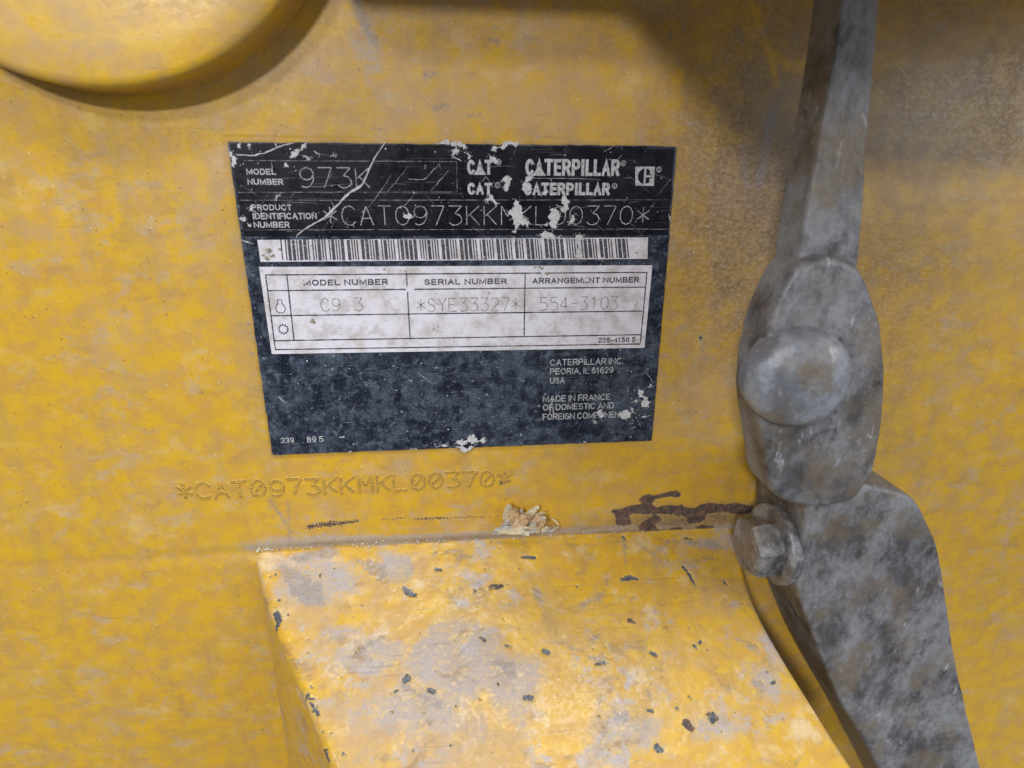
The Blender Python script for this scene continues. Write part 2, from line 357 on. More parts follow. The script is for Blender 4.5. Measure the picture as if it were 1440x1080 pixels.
# paint-coloured streaks in the upper right corner
yl = sd_strokes(X, Z, P([[(1056, 0, 2), (1072, 45, 3), (1086, 85, 4), (1092, 118, 3)], [(1086, 75, 4), (1110, 92, 6), (1150, 100, 8)], [(1048, 40, 3), (1075, 62, 3)], [(955, 100, 4), (950, 112, 5)]]))
ym = 1 / (1 + np.exp(-yl * 3)); soil_shade *= (1 - .9 * ym); grime *= (1 - ym); clean_lit = np.maximum(clean_lit, ym * .9)
def c8(l): return [W(845 + x / 6.545, 670 + y / 6.545) for x, y in l]
S_bare = sd_strokes(X, Z, bare)
for l in ([(80, 325), (130, 308), (200, 300), (300, 270), (370, 255), (375, 235), (350, 215), (380, 185), (440, 175), (500, 180), (580, 160), (650, 138), (700, 140), (730, 160), (725, 190), (690, 195), (640, 180), (560, 200), (500, 215), (470, 245), (480, 265), (520, 290), (560, 275), (640, 265), (700, 280), (740, 260), (790, 290), (860, 295), (930, 265), (1000, 245), (1090, 255), (1160, 265), (1240, 245), (1330, 265), (1400, 280), (1400, 340), (1280, 350), (1230, 335), (1130, 330), (1040, 335), (970, 340), (960, 390), (900, 430), (830, 440), (790, 420), (795, 380), (740, 340), (715, 375), (690, 350), (600, 345), (520, 340), (430, 345), (330, 340), (250, 345), (270, 400), (285, 440), (250, 455), (200, 450), (140, 440), (145, 380), (130, 340)],
          [(350, 470), (390, 420), (450, 385), (510, 355), (540, 380), (575, 400), (540, 420), (500, 440), (510, 480), (550, 510), (420, 515), (360, 500)],
          [(640, 490), (700, 478), (760, 486), (740, 508), (650, 508)], [(880, 470), (960, 455), (1050, 465), (1040, 490), (900, 495)]):
    S_bare = np.maximum(S_bare, sd_poly(X, Z, c8(l)) + .25); S_scuff = sd_strokes(X, Z, scuff); S_chip = sd_strokes(X, Z, chip)
# knurled drag mark: little teeth across it
kn = sd_strokes(X, Z, P([[(436, 740, 5), (505, 732, 3)], [(535, 731, 2), (700, 727, 2.5)]]))
teeth = np.sin(X * 2 * np.pi / 1.25 + Z * 1.5)
S_bare = np.where(kn > -.6, S_bare - 1.1 * (teeth > .1) * (X < W(720, 735)[0]), S_bare)
Y = .35 * vnoise(X, Z, 60, 2, 3) + .05 * vnoise(X, Z, 5, 5, 3)
Y += .16 * np.clip(S_bare + .5, 0, 1) + .3 * np.clip(S_chip + .2, 0, .6)
Y -= .22 * np.clip(kn + 1.0, 0, 1) * (teeth > .1)
Y += .9 * soft(X, Z, [(*W(700, 760), 170, 3.2, 1.0)])
Y[(X > -2) & (X < 162) & (Z < 2) & (Z > -121)] *= .3
machine = thing('machine_frame', 'worn yellow painted steel frame side carrying the data plate, filling the whole view', 'machine frame')
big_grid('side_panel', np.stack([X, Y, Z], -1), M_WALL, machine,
         dict(bare=S_bare + 6, scuff=S_scuff + 6, chip=S_chip + 6, clean_lit=clean_lit, dust=dust, grime=grime, soil_shade=soil_shade))

# ------------------------------------------------------------------ step block under the plate
a = math.radians(36)
T0 = on_y(357, 778, 0.3); top_dir = np.array([0, -math.cos(a), -math.sin(a)]); n_top = np.cross(np.array([1, 0, 0]), top_dir); n_top /= np.linalg.norm(n_top)
if n_top[2] < 0: n_top = -n_top
T0 = np.array([T0[0], 0.4, T0[2]])
def TP(x, y): return on_plane(x, y, T0, n_top)
def st(p): return (p[0], float(np.dot(p - T0, top_dir)))          # step coordinates: x and distance out along the top
Lpx = [(357, 780), (364, 812), (374, 845), (388, 885), (408, 932), (430, 985), (452, 1042), (474, 1100), (500, 1170)]
Rpx = [(1036, 749), (1046, 800), (1066, 862), (1095, 912), (1126, 962), (1165, 1024), (1212, 1096), (1260, 1170)]
Lp = sorted([st(TP(*p))[::-1] for p in Lpx]); Rp = sorted([st(TP(*p))[::-1] for p in Rpx])
smax = min(Lp[-1][0], Rp[-1][0])
sv = np.concatenate([np.linspace(-1.0, smax - 3, int((smax - 2) / .42))])
Lx = np.interp(sv, [q[0] for q in Lp], [q[1] for q in Lp]); Rx = np.interp(sv, [q[0] for q in Rp], [q[1] for q in Rp])
def smooth1(v, k=25):
    e = np.concatenate([2 * v[0] - v[k:0:-1], v, 2 * v[-1] - v[-2:-k - 2:-1]]); return np.convolve(e, np.ones(2 * k + 1) / (2 * k + 1), 'same')[k:-k]
Lx = smooth1(Lx); Rx = smooth1(Rx)
Lx[sv < 2.5] += (2.5 - sv[sv < 2.5]) ** 2 * .12
R_ = 3.2
nt = 520
rows = []; US = []; SS = []
for k, s in enumerate(sv):
    row = []; xl, xr = Lx[k], Rx[k]
    jl = .12 * math.sin(s * .7) + .08 * math.sin(s * 2.1 + 1)
    for h in (170, 120, 80, 50, 30, 18, 12, 9, 6, 4.6): row.append((xl, s, -h, 0))
    for q in range(1, 12):
        th = q / 12 * math.pi / 2; row.append((xl + R_ * (1 - math.cos(th)) + jl * math.sin(2 * th), s, -R_ * (1 - math.sin(th)), 0))
    for q in range(nt): row.append((xl + R_ + (xr - xl - 2 * R_) * q / (nt - 1), s, 0, 1))
    for q in range(1, 8):
        th = q / 8 * math.pi / 2; row.append((xr - R_ + R_ * math.sin(th), s, -R_ * (1 - math.cos(th)), 0))
    for h in (5, 10, 25, 60, 170): row.append((xr, s, -h, 0))
    rows.append(row)
G = np.array(rows); GX = G[..., 0]; GS = G[..., 1]; GH = G[..., 2]; TOPM = G[..., 3]
def SP(pts): return [[(*st(TP(x, y)), r / 3.7) for x, y, r in s] for s in pts]
def ssoft(l): return soft(GX, GS, [(*st(TP(x, y)), rx / 3.9, ry / 3.9, s) for x, y, rx, ry, s in l])
chips = SP([[(388, 862, 5), (392, 872, 6), (388, 884, 2.5)], [(437, 988, 3), (446, 1003, 4)], [(455, 1052, 5), (457, 1068, 6), (456, 1078, 4)], [(570, 956, 5.5), (574, 954, 5.5)],
            [(677, 897, 3), (682, 900, 3)], [(712, 908, 2.5), (718, 909, 2.5)], [(766, 916, 5), (770, 917, 5)], [(915, 917, 3.5), (922, 921, 4)],
            [(738, 981, 4.5), (748, 982, 5)], [(874, 815, 3), (886, 812, 5), (896, 814, 3)], [(961, 797, 3), (970, 808, 3.5), (977, 822, 3)], [(964, 757, 3), (974, 758, 3)],
            [(876, 754, 3), (878, 758, 3)], [(838, 934, 2.5), (850, 932, 3)], [(568, 828, 4), (577, 834, 6), (583, 836, 4)], [(614, 800, 4), (619, 801, 3)],
            [(735, 783, 3), (752, 784, 4)], [(912, 998, 3), (918, 1000, 3)], [(953, 995, 4)], [(925, 1052, 6), (930, 1054, 4)], [(1003, 1006, 5), (1002, 1014, 5)],
            [(1086, 961, 3), (1090, 959, 2.5)], [(630, 846, 2)], [(500, 918, 2), (506, 910, 2)], [(552, 975, 3), (560, 970, 2)], [(602, 970, 4), (610, 972, 4)],
            [(846, 932, 3)], [(704, 771, 1.5)], [(733, 770, 2)], [(500, 849, 1.2)], [(640, 900, 1.5)], [(590, 890, 1.5)], [(670, 860, 1.4)], [(811, 824, 2)], [(695, 826, 2), (690, 828, 2)]])
rr_ = random.Random(91)
for k in range(90):
    ex = rr_.random() < .45
    px_, py_ = (rr_.gauss(395, 10) + (rr_.random() ** 2) * 80, rr_.uniform(790, 1075)) if ex else (rr_.uniform(400, 1090), rr_.uniform(755, 1080))
    if ex: px_ = 368 + (py_ - 790) * .34 + rr_.expovariate(1 / 14.0)
    s_ = .8 + rr_.random() ** 3 * 2.6; an = rr_.uniform(0, 3.1)
    chips += SP([[(px_, py_, s_), (px_ + s_ * 1.6 * math.cos(an), py_ + s_ * 1.6 * math.sin(an), s_ * .6)]])
sbare = SP([[(965, 1018, 6), (972, 1026, 5)], [(690, 826, 4), (705, 824, 3)], [(885, 872, 4), (893, 876, 2)], [(1002, 1008, 7)]])
sscuff = SP([[(400, 800, 8), (430, 830, 14), (455, 850, 10)], [(505, 790, 6), (530, 800, 8), (545, 820, 6)], [(415, 785, 6), (470, 775, 8)], [(878, 760, 5), (880, 790, 3)],
             [(900, 765, 3), (930, 790, 2)], [(820, 850, 5), (850, 835, 4), (856, 810, 3)], [(755, 830, 6), (765, 855, 5)], [(500, 925, 3), (520, 905, 5), (540, 895, 3)],
             [(560, 960, 4), (620, 990, 5)], [(840, 890, 5), (835, 905, 4)], [(830, 925, 5), (850, 930, 5)], [(1040, 900, 6), (1060, 910, 5)], [(1060, 960, 5), (1070, 965, 6)],
             [(940, 760, 4), (985, 765, 5), (1020, 770, 6)], [(880, 1010, 5), (860, 1000, 5)], [(700, 930, 7), (720, 950, 8)], [(610, 780, 3), (640, 775, 3)]])
sclean_lit = ssoft([(700, 800, 160, 40, .85), (620, 870, 90, 22, .6), (900, 920, 110, 60, .9), (980, 920, 60, 60, .9), (850, 980, 120, 40, .9), (1040, 1060, 90, 60, .9), (800, 1070, 120, 30, .8),
                (560, 760, 60, 20, .6), (420, 950, 14, 60, .9), (440, 1000, 16, 60, .9), (460, 1060, 18, 60, .9), (395, 905, 12, 30, .8), (740, 880, 60, 20, .6), (580, 955, 16, 12, .8)])
sedge_lit = np.clip(1 - (GX - Lx[:, None]) / 5.5, 0, 1) * (GX - Lx[:, None] > .2) * (GS > 14)  # highlight along the left edge, painted as cleaner, brighter yellow
sclean_lit = np.maximum(sclean_lit, np.clip(sedge_lit * 1.6, 0, 1))
sgrime = (1 - .8 * sedge_lit) * 1.15 * ssoft([(450, 820, 80, 40, 1.0), (420, 790, 60, 20, .8), (560, 800, 40, 30, .6), (510, 920, 70, 30, .9), (650, 930, 90, 60, .95), (600, 1000, 100, 50, .7), (480, 890, 50, 20, .7),
                (880, 1030, 60, 30, .7), (1010, 1020, 50, 25, .6), (1085, 900, 25, 60, .7), (1000, 765, 60, 14, .7), (720, 960, 50, 50, .9), (930, 790, 60, 20, .35), (1080, 960, 40, 30, .5)])
sdust = ssoft([(520, 1020, 90, 60, .3), (620, 1060, 150, 40, .3), (640, 940, 120, 60, .2), (450, 850, 80, 60, .2), (1010, 850, 60, 40, .2)]) - .05
ssoil = ssoft([(1010, 790, 45, 60, .35), (700, 850, 60, 10, .25), (800, 860, 80, 12, .25), (840, 900, 60, 30, .2)])
side = TOPM < .5
S_c = sd_strokes(GX, GS, chips); S_b = sd_strokes(GX, GS, sbare); S_s = sd_strokes(GX, GS, ragged(sscuff, 12, .8))
low = GH < -3.1
for arr in (S_c, S_b, S_s): arr[low] = -6
disp = .45 * vnoise(GX, GS, 30, 7, 3) + .10 * vnoise(GX, GS, 4, 9, 3) - .35 * np.clip(S_c + .3, 0, .8)
disp -= .12 * np.clip(S_s + 1, 0, 1) * vnoise(GX, GS, 1.2, 12, 2)
PX = T0[None, None, :] + GS[..., None] * top_dir + np.stack([GX - T0[0], 0 * GX, GH], -1) + disp[..., None] * n_top * (~low)[..., None]
for arr in (sclean_lit, sgrime, sdust, ssoil): arr[low] *= .25
# front face closes the block
last = PX[-1].copy(); front = np.stack([last, last + np.array([0, 6, -60]), last + np.array([0, 10, -170])])
big_grid('step_block', PX, M_STEP, machine, dict(bare=S_b + 6, scuff=S_s + 6, chip=S_c + 6, clean_lit=sclean_lit, dust=sdust, grime=sgrime, soil_shade=ssoil))
mesh_obj('step_front', [tuple(p) for r in front[:, ::20] for p in r], [(i, i + 1, i + 1 + front[:, ::20].shape[1], i + front[:, ::20].shape[1]) for j in range(2) for i in range(j * front[:, ::20].shape[1], (j + 1) * front[:, ::20].shape[1] - 1)], M_STEP, machine)

# ------------------------------------------------------------------ round boss, upper left
def lathe(name, c, axis, prof, n, mat, parent, noise=0.0, hexn=0, smooth=True, seed=1):
    """prof: (radius, height along axis)"""
    axis = Vector(axis).normalized(); u = axis.orthogonal().normalized(); v = axis.cross(u)
    V = []; Fc = []; rnd = np.random.RandomState(seed); ph = rnd.uniform(0, 6.28, 8)
    for j, (r, h) in enumerate(prof):
        for i in range(n):
            t = 2 * math.pi * i / n; rr = r
            if hexn:
                tt = (t % (2 * math.pi / hexn)) - math.pi / hexn; rr = r * (math.cos(math.pi / hexn) / math.cos(tt)) if hexn else r
            if noise: rr += noise * (math.sin(3 * t + ph[0] + h * .2) + .6 * math.sin(7 * t + ph[1] + h) + .4 * math.sin(13 * t + ph[2] - 2 * h))
            p = Vector(c) + u * (math.cos(t) * rr) + v * (math.sin(t) * rr) + axis * (h + noise * .8 * math.sin(5 * t + ph[3] + r))
            V.append(tuple(p))
    m = len(prof)
    for j in range(m - 1):
        for i in range(n): Fc.append((j * n + i, j * n + (i + 1) % n, (j + 1) * n + (i + 1) % n, (j + 1) * n + i))
    V.append(tuple(Vector(c) + axis * prof[-1][1])); q = len(V) - 1
    for i in range(n): Fc.append(((m - 1) * n + i, (m - 1) * n + (i + 1) % n, q))
    return mesh_obj(name, V, Fc, mat, parent, smooth)
import itertools
A1 = np.array(W(315, 102)); A2 = np.array(W(423, 4)); mid = (A1 + A2) / 2; dd = (A2 - A1) / np.linalg.norm(A2 - A1); nn = np.array([-dd[1], dd[0]])
if nn[0] > 0: nn = -nn
RB = 78.0; half = np.linalg.norm(A2 - A1) / 2; cb = mid + nn * math.sqrt(RB * RB - half * half)
lathe('round_boss', (cb[0], -.2, cb[1]), (0, -1, 0), [(RB + .6, 0), (RB, 1.5), (RB, 6), (RB + .15, 11.6), (RB - .3, 12.8), (RB - 1.2, 13.6), (RB - 3, 13.9), (RB - 12, 14), (RB - 40, 14.1), (20, 14)], 360, M_BOSS, machine, noise=.10)
bo = machine.children[-1]; nv = len(bo.data.vertices)
rad = np.array([math.hypot(v.co.x / MM - cb[0], v.co.z / MM - cb[1]) for v in bo.data.vertices]); hy_ = np.array([-v.co.y / MM for v in bo.data.vertices]); th_ = np.array([math.atan2(v.co.z / MM - cb[1], v.co.x / MM - cb[0]) for v in bo.data.vertices])
nk = vnoise(th_ * 40 + 500, hy_ * .6 + 50, 2.2, 44, 3) * 3.2 - 1.1
at_ = bo.data.attributes.new('chip', 'FLOAT', 'POINT'); at_.data.foreach_set('value', np.where((hy_ > 11) & (rad > RB - 2.5), 6 + nk, 0.0).astype(np.float32))
at_ = bo.data.attributes.new('soil_shade', 'FLOAT', 'POINT'); at_.data.foreach_set('value', np.where(hy_ < 3, .8, .0).astype(np.float32))
# steel flange of the frame above the picture; it shades the top of the panel
def box(name, x0, x1, y0, y1, z0, z1, mat, parent, bev=1.5):
    bm = bmesh.new(); bmesh.ops.create_cube(bm, size=1)
    for v in bm.verts: v.co = Vector(((x0 + x1) / 2 + v.co.x * (x1 - x0), (y0 + y1) / 2 + v.co.y * (y1 - y0), (z0 + z1) / 2 + v.co.z * (z1 - z0))) * MM
    bmesh.ops.bevel(bm, geom=list(bm.edges), offset=bev * MM, segments=3, affect='EDGES', profile=.5)
    me = bpy.data.meshes.new(name); bm.to_mesh(me); bm.free(); me.materials.append(mat)
    o = bpy.data.objects.new(name, me); return link(o, parent)
box('upper_flange', 24, 420, -58, 0, 64, 76, M_BOSS, machine, 2)
box('upper_shade_block', 104, 430, -180, -58.5, 66, 90, M_BOSS, machine, 8)  # unseen block added to throw shade over the upper right of the panel

# ------------------------------------------------------------------ stamped serial number (rows of punched dots)
STROKES = {
 '0': [[(.5, 0), (.15, .12), (0, .35), (0, .65), (.15, .88), (.5, 1), (.85, .88), (1, .65), (1, .35), (.85, .12), (.5, 0)]],
 '1': [[(.2, .8), (.5, 1), (.5, 0)]],
 '2': [[(0, .8), (.15, .95), (.5, 1), (.85, .95), (1, .78), (.95, .6), (0, 0), (1, 0)]],
 '3': [[(0, 1), (1, 1), (.45, .6), (.8, .55), (1, .35), (.95, .14), (.6, 0), (.25, 0), (0, .14)]],
 '4': [[(.75, 0), (.75, 1), (0, .3), (1, .3)]],
 '5': [[(.95, 1), (.1, 1), (.05, .58), (.5, .64), (.9, .52), (1, .3), (.85, .08), (.45, 0), (0, .1)]],
 '7': [[(0, 1), (1, 1), (.35, 0)]],
 '9': [[(.95, .62), (.8, .45), (.5, .38), (.15, .45), (0, .68), (.12, .9), (.5, 1), (.85, .92), (1, .7), (.95, .35), (.7, .08), (.35, 0), (.05, .08)]],
 'C': [[(1, .8), (.8, .96), (.5, 1), (.15, .88), (0, .6), (0, .4), (.15, .12), (.5, 0), (.8, .04), (1, .2)]],
 'A': [[(0, 0), (.5, 1), (1, 0)], [(.2, .36), (.8, .36)]],
 'T': [[(0, 1), (1, 1)], [(.5, 1), (.5, 0)]],
 'K': [[(0, 0), (0, 1)], [(1, 1), (0, .42)], [(.25, .56), (1, 0)]],
 'M': [[(0, 0), (0, 1), (.5, .45), (1, 1), (1, 0)]],
 'L': [[(0, 1), (0, 0), (.95, 0)]],
 'S': [[(.95, .85), (.6, 1), (.2, .95), (.05, .75), (.3, .56), (.75, .46), (.97, .25), (.75, .03), (.35, 0), (0, .14)]],
 'Y': [[(0, 1), (.5, .5), (1, 1)], [(.5, .5), (.5, 0)]],
 'E': [[(1, 1), (0, 1), (0, 0), (1, 0)], [(0, .52), (.8, .52)]],
 '*': [[(.5, .95), (.5, .1)], [(0, .75), (1, .28)], [(1, .75), (0, .28)]],
 '-': [[(.05, .5), (.95, .5)]],
 '.': [[(.42, .03), (.60, .03)], [(.42, .07), (.60, .07)]],
}
def resample(pl, step):
    out = [pl[0]]; acc = 0
    for p, q in zip(pl[:-1], pl[1:]):
        L = math.hypot(q[0] - p[0], q[1] - p[1]); t = step - acc
        while t < L: out.append((p[0] + (q[0] - p[0]) * t / L, p[1] + (q[1] - p[1]) * t / L)); t += step
        acc = (acc + L) % step
    return out
def panel_y(x, z):
    i = np.searchsorted(xs, x); j = np.searchsorted(zs, z); return Y[min(j, len(zs) - 1), min(i, len(xs) - 1)]
b0 = np.array(W(339, 699)); b1 = np.array(W(709, 683)); st_dir = (b1 - b0) / 15.0; h_st = 7.3; w_st = np.linalg.norm(st_dir) * .74
rnd = random.Random(5)
for i, chh in enumerate('*CAT0973KKMKL00370*'):
    cx, cz = b0 + st_dir * (i - 3); V = []; Fc = []; mats = []
    pls = [list(p) for p in STROKES[chh]]
    if chh == '0': pls.append([(.15, .2), (.85, .8)])
    e1 = st_dir / np.linalg.norm(st_dir); e2 = np.array([-e1[1], e1[0]])
    jx, jz = rnd.uniform(-.25, .25), rnd.uniform(-.3, .3)
    for pl in pls:
        pl = [((u - .5) * w_st + jx, v * h_st + jz) for u, v in pl]
        for (u, v) in resample(pl, 1.0):
            x = cx + e1[0] * u + e2[0] * v; z = cz + e1[1] * u + e2[1] * v; y0 = panel_y(x, z); base = len(V); R0 = rnd.uniform(.52, .66)
            n = 8
            for (r, hy) in ((R0 * 1.6, .06), (R0 * 1.12, -.38), (R0 * .60, -.20), (R0 * .2, -.03)):
                for k in range(n):
                    t = 2 * math.pi * k / n; V.append((x + r * math.cos(t), y0 + hy, z + r * math.sin(t)))
            for j in range(3):
                for k in range(n): Fc.append((base + j * n + k, base + j * n + (k + 1) % n, base + (j + 1) * n + (k + 1) % n, base + (j + 1) * n + k)); mats.append(0 if j < 2 else 1)
            Fc.append(tuple(base + 3 * n + k for k in range(n))); mats.append(1)
    o = mesh_obj('stamped_character', V, Fc, M_STAMP, machine, True)
    o.data.materials.append(M_PIT); o.data.polygons.foreach_set('material_index', mats)

# ------------------------------------------------------------------ the identification plate
HP = 118.86
plate = thing('identification_plate', 'scuffed black data plate with white barcode and number table, fixed to the yellow panel', 'data plate')
def PL(x, y): return W(x, y)
YB = -1.15                                        # front of the backing
def sheet(name, xz, y, mat, parent, thick=0.0, kind=None, label=None):
    """closed polygon facing the viewer at depth y, extruded back by thick"""
    n = len(xz); V = [(x, y, z) for x, z in xz]
    tris = tessellate_polygon([[Vector((x, z, 0)) for x, z in xz]])
    def ori(t):
        (ax, az), (bx, bz), (cx2, cz2) = (xz[k] for k in t)
        return t if (bx - ax) * (cz2 - az) - (bz - az) * (cx2 - ax) > 0 else t[::-1]
    Fc = [ori(tuple(t)) for t in tris]
    if thick:
        V += [(x, y + thick, z) for x, z in xz]
        Fc += [(i, (i + 1) % n, (i + 1) % n + n, i + n) for i in range(n)]
    return mesh_obj(name, V, Fc, mat, parent, kind=kind, label=label)
# backing: a slightly buckled sheet with uneven edges
bx = np.linspace(0, 160, 260); bz = np.linspace(0, -HP, 190); BX, BZ = np.meshgrid(bx, bz)
e = .25 * vnoise(BX, BZ, 3, 21, 3)
edge = np.minimum(np.minimum(BX, 160 - BX), np.minimum(-BZ, BZ + HP))
BY = YB - .12 * vnoise(BX, BZ, 40, 22, 2) * np.clip(edge / 6, 0, 1)
ez = np.where((BX == 0) | (BX == 160), e, 0); ee = np.where((BZ == 0) | (BZ == bz[-1]), e, 0)
PB = np.stack([BX + ez, BY, BZ + ee], -1)
ring = lambda A, yy: np.stack([A[..., 0], np.full(A.shape[:-1], yy), A[..., 2]], -1)
PBf = np.concatenate([ring(PB[:1], .4), PB, ring(PB[-1:], .4)], 0)
PBf = np.concatenate([ring(PBf[:, :1], .4), PBf, ring(PBf[:, -1:], .4)], 1)
big_grid('backing', PBf, M_BACK, plate, smooth=False)
L1 = YB - .14
def quad(*px): return [PL(*p) for p in px]
hd = quad((325, 202), (947, 208), (938, 330), (345, 332))
head = sheet('printed_header', hd, L1, M_HEAD, plate, .05)
head['label'] = 'glossy black printed upper band with number boxes'
bc = sheet('barcode_label', quad((363.4, 337), (910, 333.5), (909, 363.5), (368, 367.7)), L1, M_WHITE, plate, .06)
dl = sheet('number_table', quad((365.8, 374.8), (916, 372.4), (905, 488), (383.5, 496.7)), L1, M_WHITE, plate, .06)
L2 = L1 - .035
def ribbon(pts, wd, jitter=0.0, seed=0):
    """list of quads (V, F) along a polyline in wall coords with widths"""
    r = random.Random(seed); V = []; Fc = []
    n = len(pts)
    for i, p in enumerate(pts):
        a_ = pts[max(0, i - 1)]; b_ = pts[min(n - 1, i + 1)]; dx, dz = b_[0] - a_[0], b_[1] - a_[1]; L = math.hypot(dx, dz) + 1e-9
        wi = (wd[i] if isinstance(wd, (list, tuple)) else wd) * .5 * (1 + r.uniform(-jitter, jitter))
        V += [(p[0] - dz / L * wi, p[1] + dx / L * wi), (p[0] + dz / L * wi, p[1] - dx / L * wi)]
    Fc = [(2 * i, 2 * i + 1, 2 * i + 3, 2 * i + 2) for i in range(n - 1)]
    return V, Fc
class Flat:
    def __init__(s): s.V = []; s.F = []
    def add(s, vf, y, lift=0.0):                      # lift: a stroke rises a hair along its run, so its own crossings never share a plane
        b = len(s.V); s.V += [(x, y - lift * (k // 2), z) for k, (x, z) in enumerate(vf[0])]; s.F += [tuple(k + b for k in f) for f in vf[1]]
    def poly(s, xz, y):
        b = len(s.V); s.V += [(x, y, z) for x, z in xz]
        for t in tessellate_polygon([[Vector((x, z, 0)) for x, z in xz]]): s.F.append(tuple(k + b for k in t))
    def build(s, name, mat, parent, **k): return mesh_obj(name, s.V, s.F, mat, parent, **k)
def stretch(p, n): return [(p[0][0] + (p[1][0] - p[0][0]) * i / n, p[0][1] + (p[1][1] - p[0][1]) * i / n) for i in range(n + 1)]
# ruled boxes of the header
for pts in ([(345, 226), (642, 227.5)], [(642, 227.5), (643, 270)], [(643, 270), (337, 270.5)], [(339, 281.5), (941, 281)], [(344, 323), (938, 322)]):
    f = Flat(); f.add(ribbon(stretch([PL(*p) for p in pts], 60), .17, .35, int(pts[0][0])), L2); f.build('box_line', M_THIN, head)
# ruled table
for pts in ([(375, 386), (908.4, 382.4)], [(908.4, 382.4), (899, 482.6)], [(899, 482.6), (388.7, 490.4)], [(388.7, 490.4), (375, 386)],
            [(378.5, 408), (906.5, 403)], [(382.5, 443), (902, 436.5)], [(387, 478), (899.5, 469.6)],
            [(404.7, 386), (414.6, 476.7)], [(572, 384), (577, 474)], [(738, 383.5), (736.5, 471.5)]):
    f = Flat(); f.add(ribbon(stretch([PL(*p) for p in pts], 70), .46, .25, int(pts[0][0] + pts[0][1])), L2); f.build('table_rule', M_RULE, dl)

# printed words: plain upright capitals drawn as strokes of one width
def arc(cx, cy, rx, ry, a0, a1, n=10):
    return [(cx + rx * math.cos(math.radians(a0 + (a1 - a0) * i / n)), cy + ry * math.sin(math.radians(a0 + (a1 - a0) * i / n))) for i in range(n + 1)]
SANS = {
 'A': (.78, [[(0, 0), (.5, 1), (1, 0)], [(.2, .34), (.8, .34)]]), 'B': (.70, [[(.6, .5), (0, .5), (0, 1), (.6, 1)] + arc(.6, .75, .32, .25, 90, -90, 8) + arc(.62, .25, .38, .25, 90, -90, 8) + [(0, 0), (0, .5)]]),
 'C': (.76, [arc(.52, .5, .52, .5, 42, 318, 20)]), 'D': (.74, [[(0, 0), (0, 1), (.5, 1)] + arc(.5, .5, .5, .5, 90, -90, 12) + [(0, 0)]]),
 'E': (.64, [[(1, 1), (0, 1), (0, 0), (1, 0)], [(0, .52), (.9, .52)]]), 'F': (.60, [[(1, 1), (0, 1), (0, 0)], [(0, .5), (.88, .5)]]),
 'G': (.80, [arc(.52, .5, .52, .5, 42, 335, 20) + [(1, .46), (.58, .46)]]), 'H': (.74, [[(0, 0), (0, 1)], [(1, 0), (1, 1)], [(0, .52), (1, .52)]]),
 'I': (.0, [[(.5, 0), (.5, 1)]]), 'L': (.58, [[(0, 1), (0, 0), (1, 0)]]), 'M': (.88, [[(0, 0), (0, 1), (.5, .12), (1, 1), (1, 0)]]),
 'N': (.74, [[(0, 0), (0, 1), (1, 0), (1, 1)]]), 'O': (.82, [arc(.5, .5, .5, .5, 90, 450, 24)]), 'P': (.66, [[(0, 0), (0, 1), (.62, 1)] + arc(.62, .73, .38, .27, 90, -90, 8) + [(0, .46)]]),
 'R': (.70, [[(0, 0), (0, 1), (.62, 1)] + arc(.62, .74, .36, .26, 90, -90, 8) + [(0, .48)], [(.55, .48), (1, 0)]]),
 'S': (.66, [arc(.5, .74, .46, .26, 25, 250, 12) + arc(.5, .26, .5, .26, 70, -155, 12)]), 'T': (.66, [[(0, 1), (1, 1)], [(.5, 1), (.5, 0)]]),
 'U': (.74, [[(0, 1), (0, .38)] + arc(.5, .38, .5, .38, 180, 360, 12) + [(1, 1)]]),
 '0': (.56, [arc(.5, .5, .5, .5, 90, 450, 22)]), '1': (.36, [[(0, .78), (.6, 1), (.6, 0)]]), '2': (.56, [arc(.5, .72, .5, .28, 165, -20, 10) + [(0, 0), (1, 0)]]),
 '3': (.56, [arc(.46, .75, .46, .25, 150, -90, 10) + arc(.46, .26, .54, .26, 90, -150, 10)]), '4': (.58, [[(.75, 0), (.75, 1), (0, .3), (1, .3)]]),
 '5': (.56, [[(.9, 1), (.12, 1), (.04, .5)] + arc(.46, .33, .54, .33, 120, -150, 12)]), '6': (.56, [arc(.5, .5, .5, .5, 55, 180, 8) + arc(.5, .32, .5, .32, 180, 520, 16)]),
 '8': (.56, [arc(.5, .76, .42, .24, -90, 270, 16), arc(.5, .26, .5, .26, 90, 450, 16)]), '9': (.56, [arc(.5, .5, .5, .5, -125, 0, 8) + arc(.5, .68, .5, .32, 0, 340, 16)]),
 '.': (.0, [[(.5, 0), (.5, .1)]]), ',': (.0, [[(.7, .05), (.2, -.18)]]), '-': (.3, [[(0, .4), (1, .4)]]), ' ': (.22, [])}
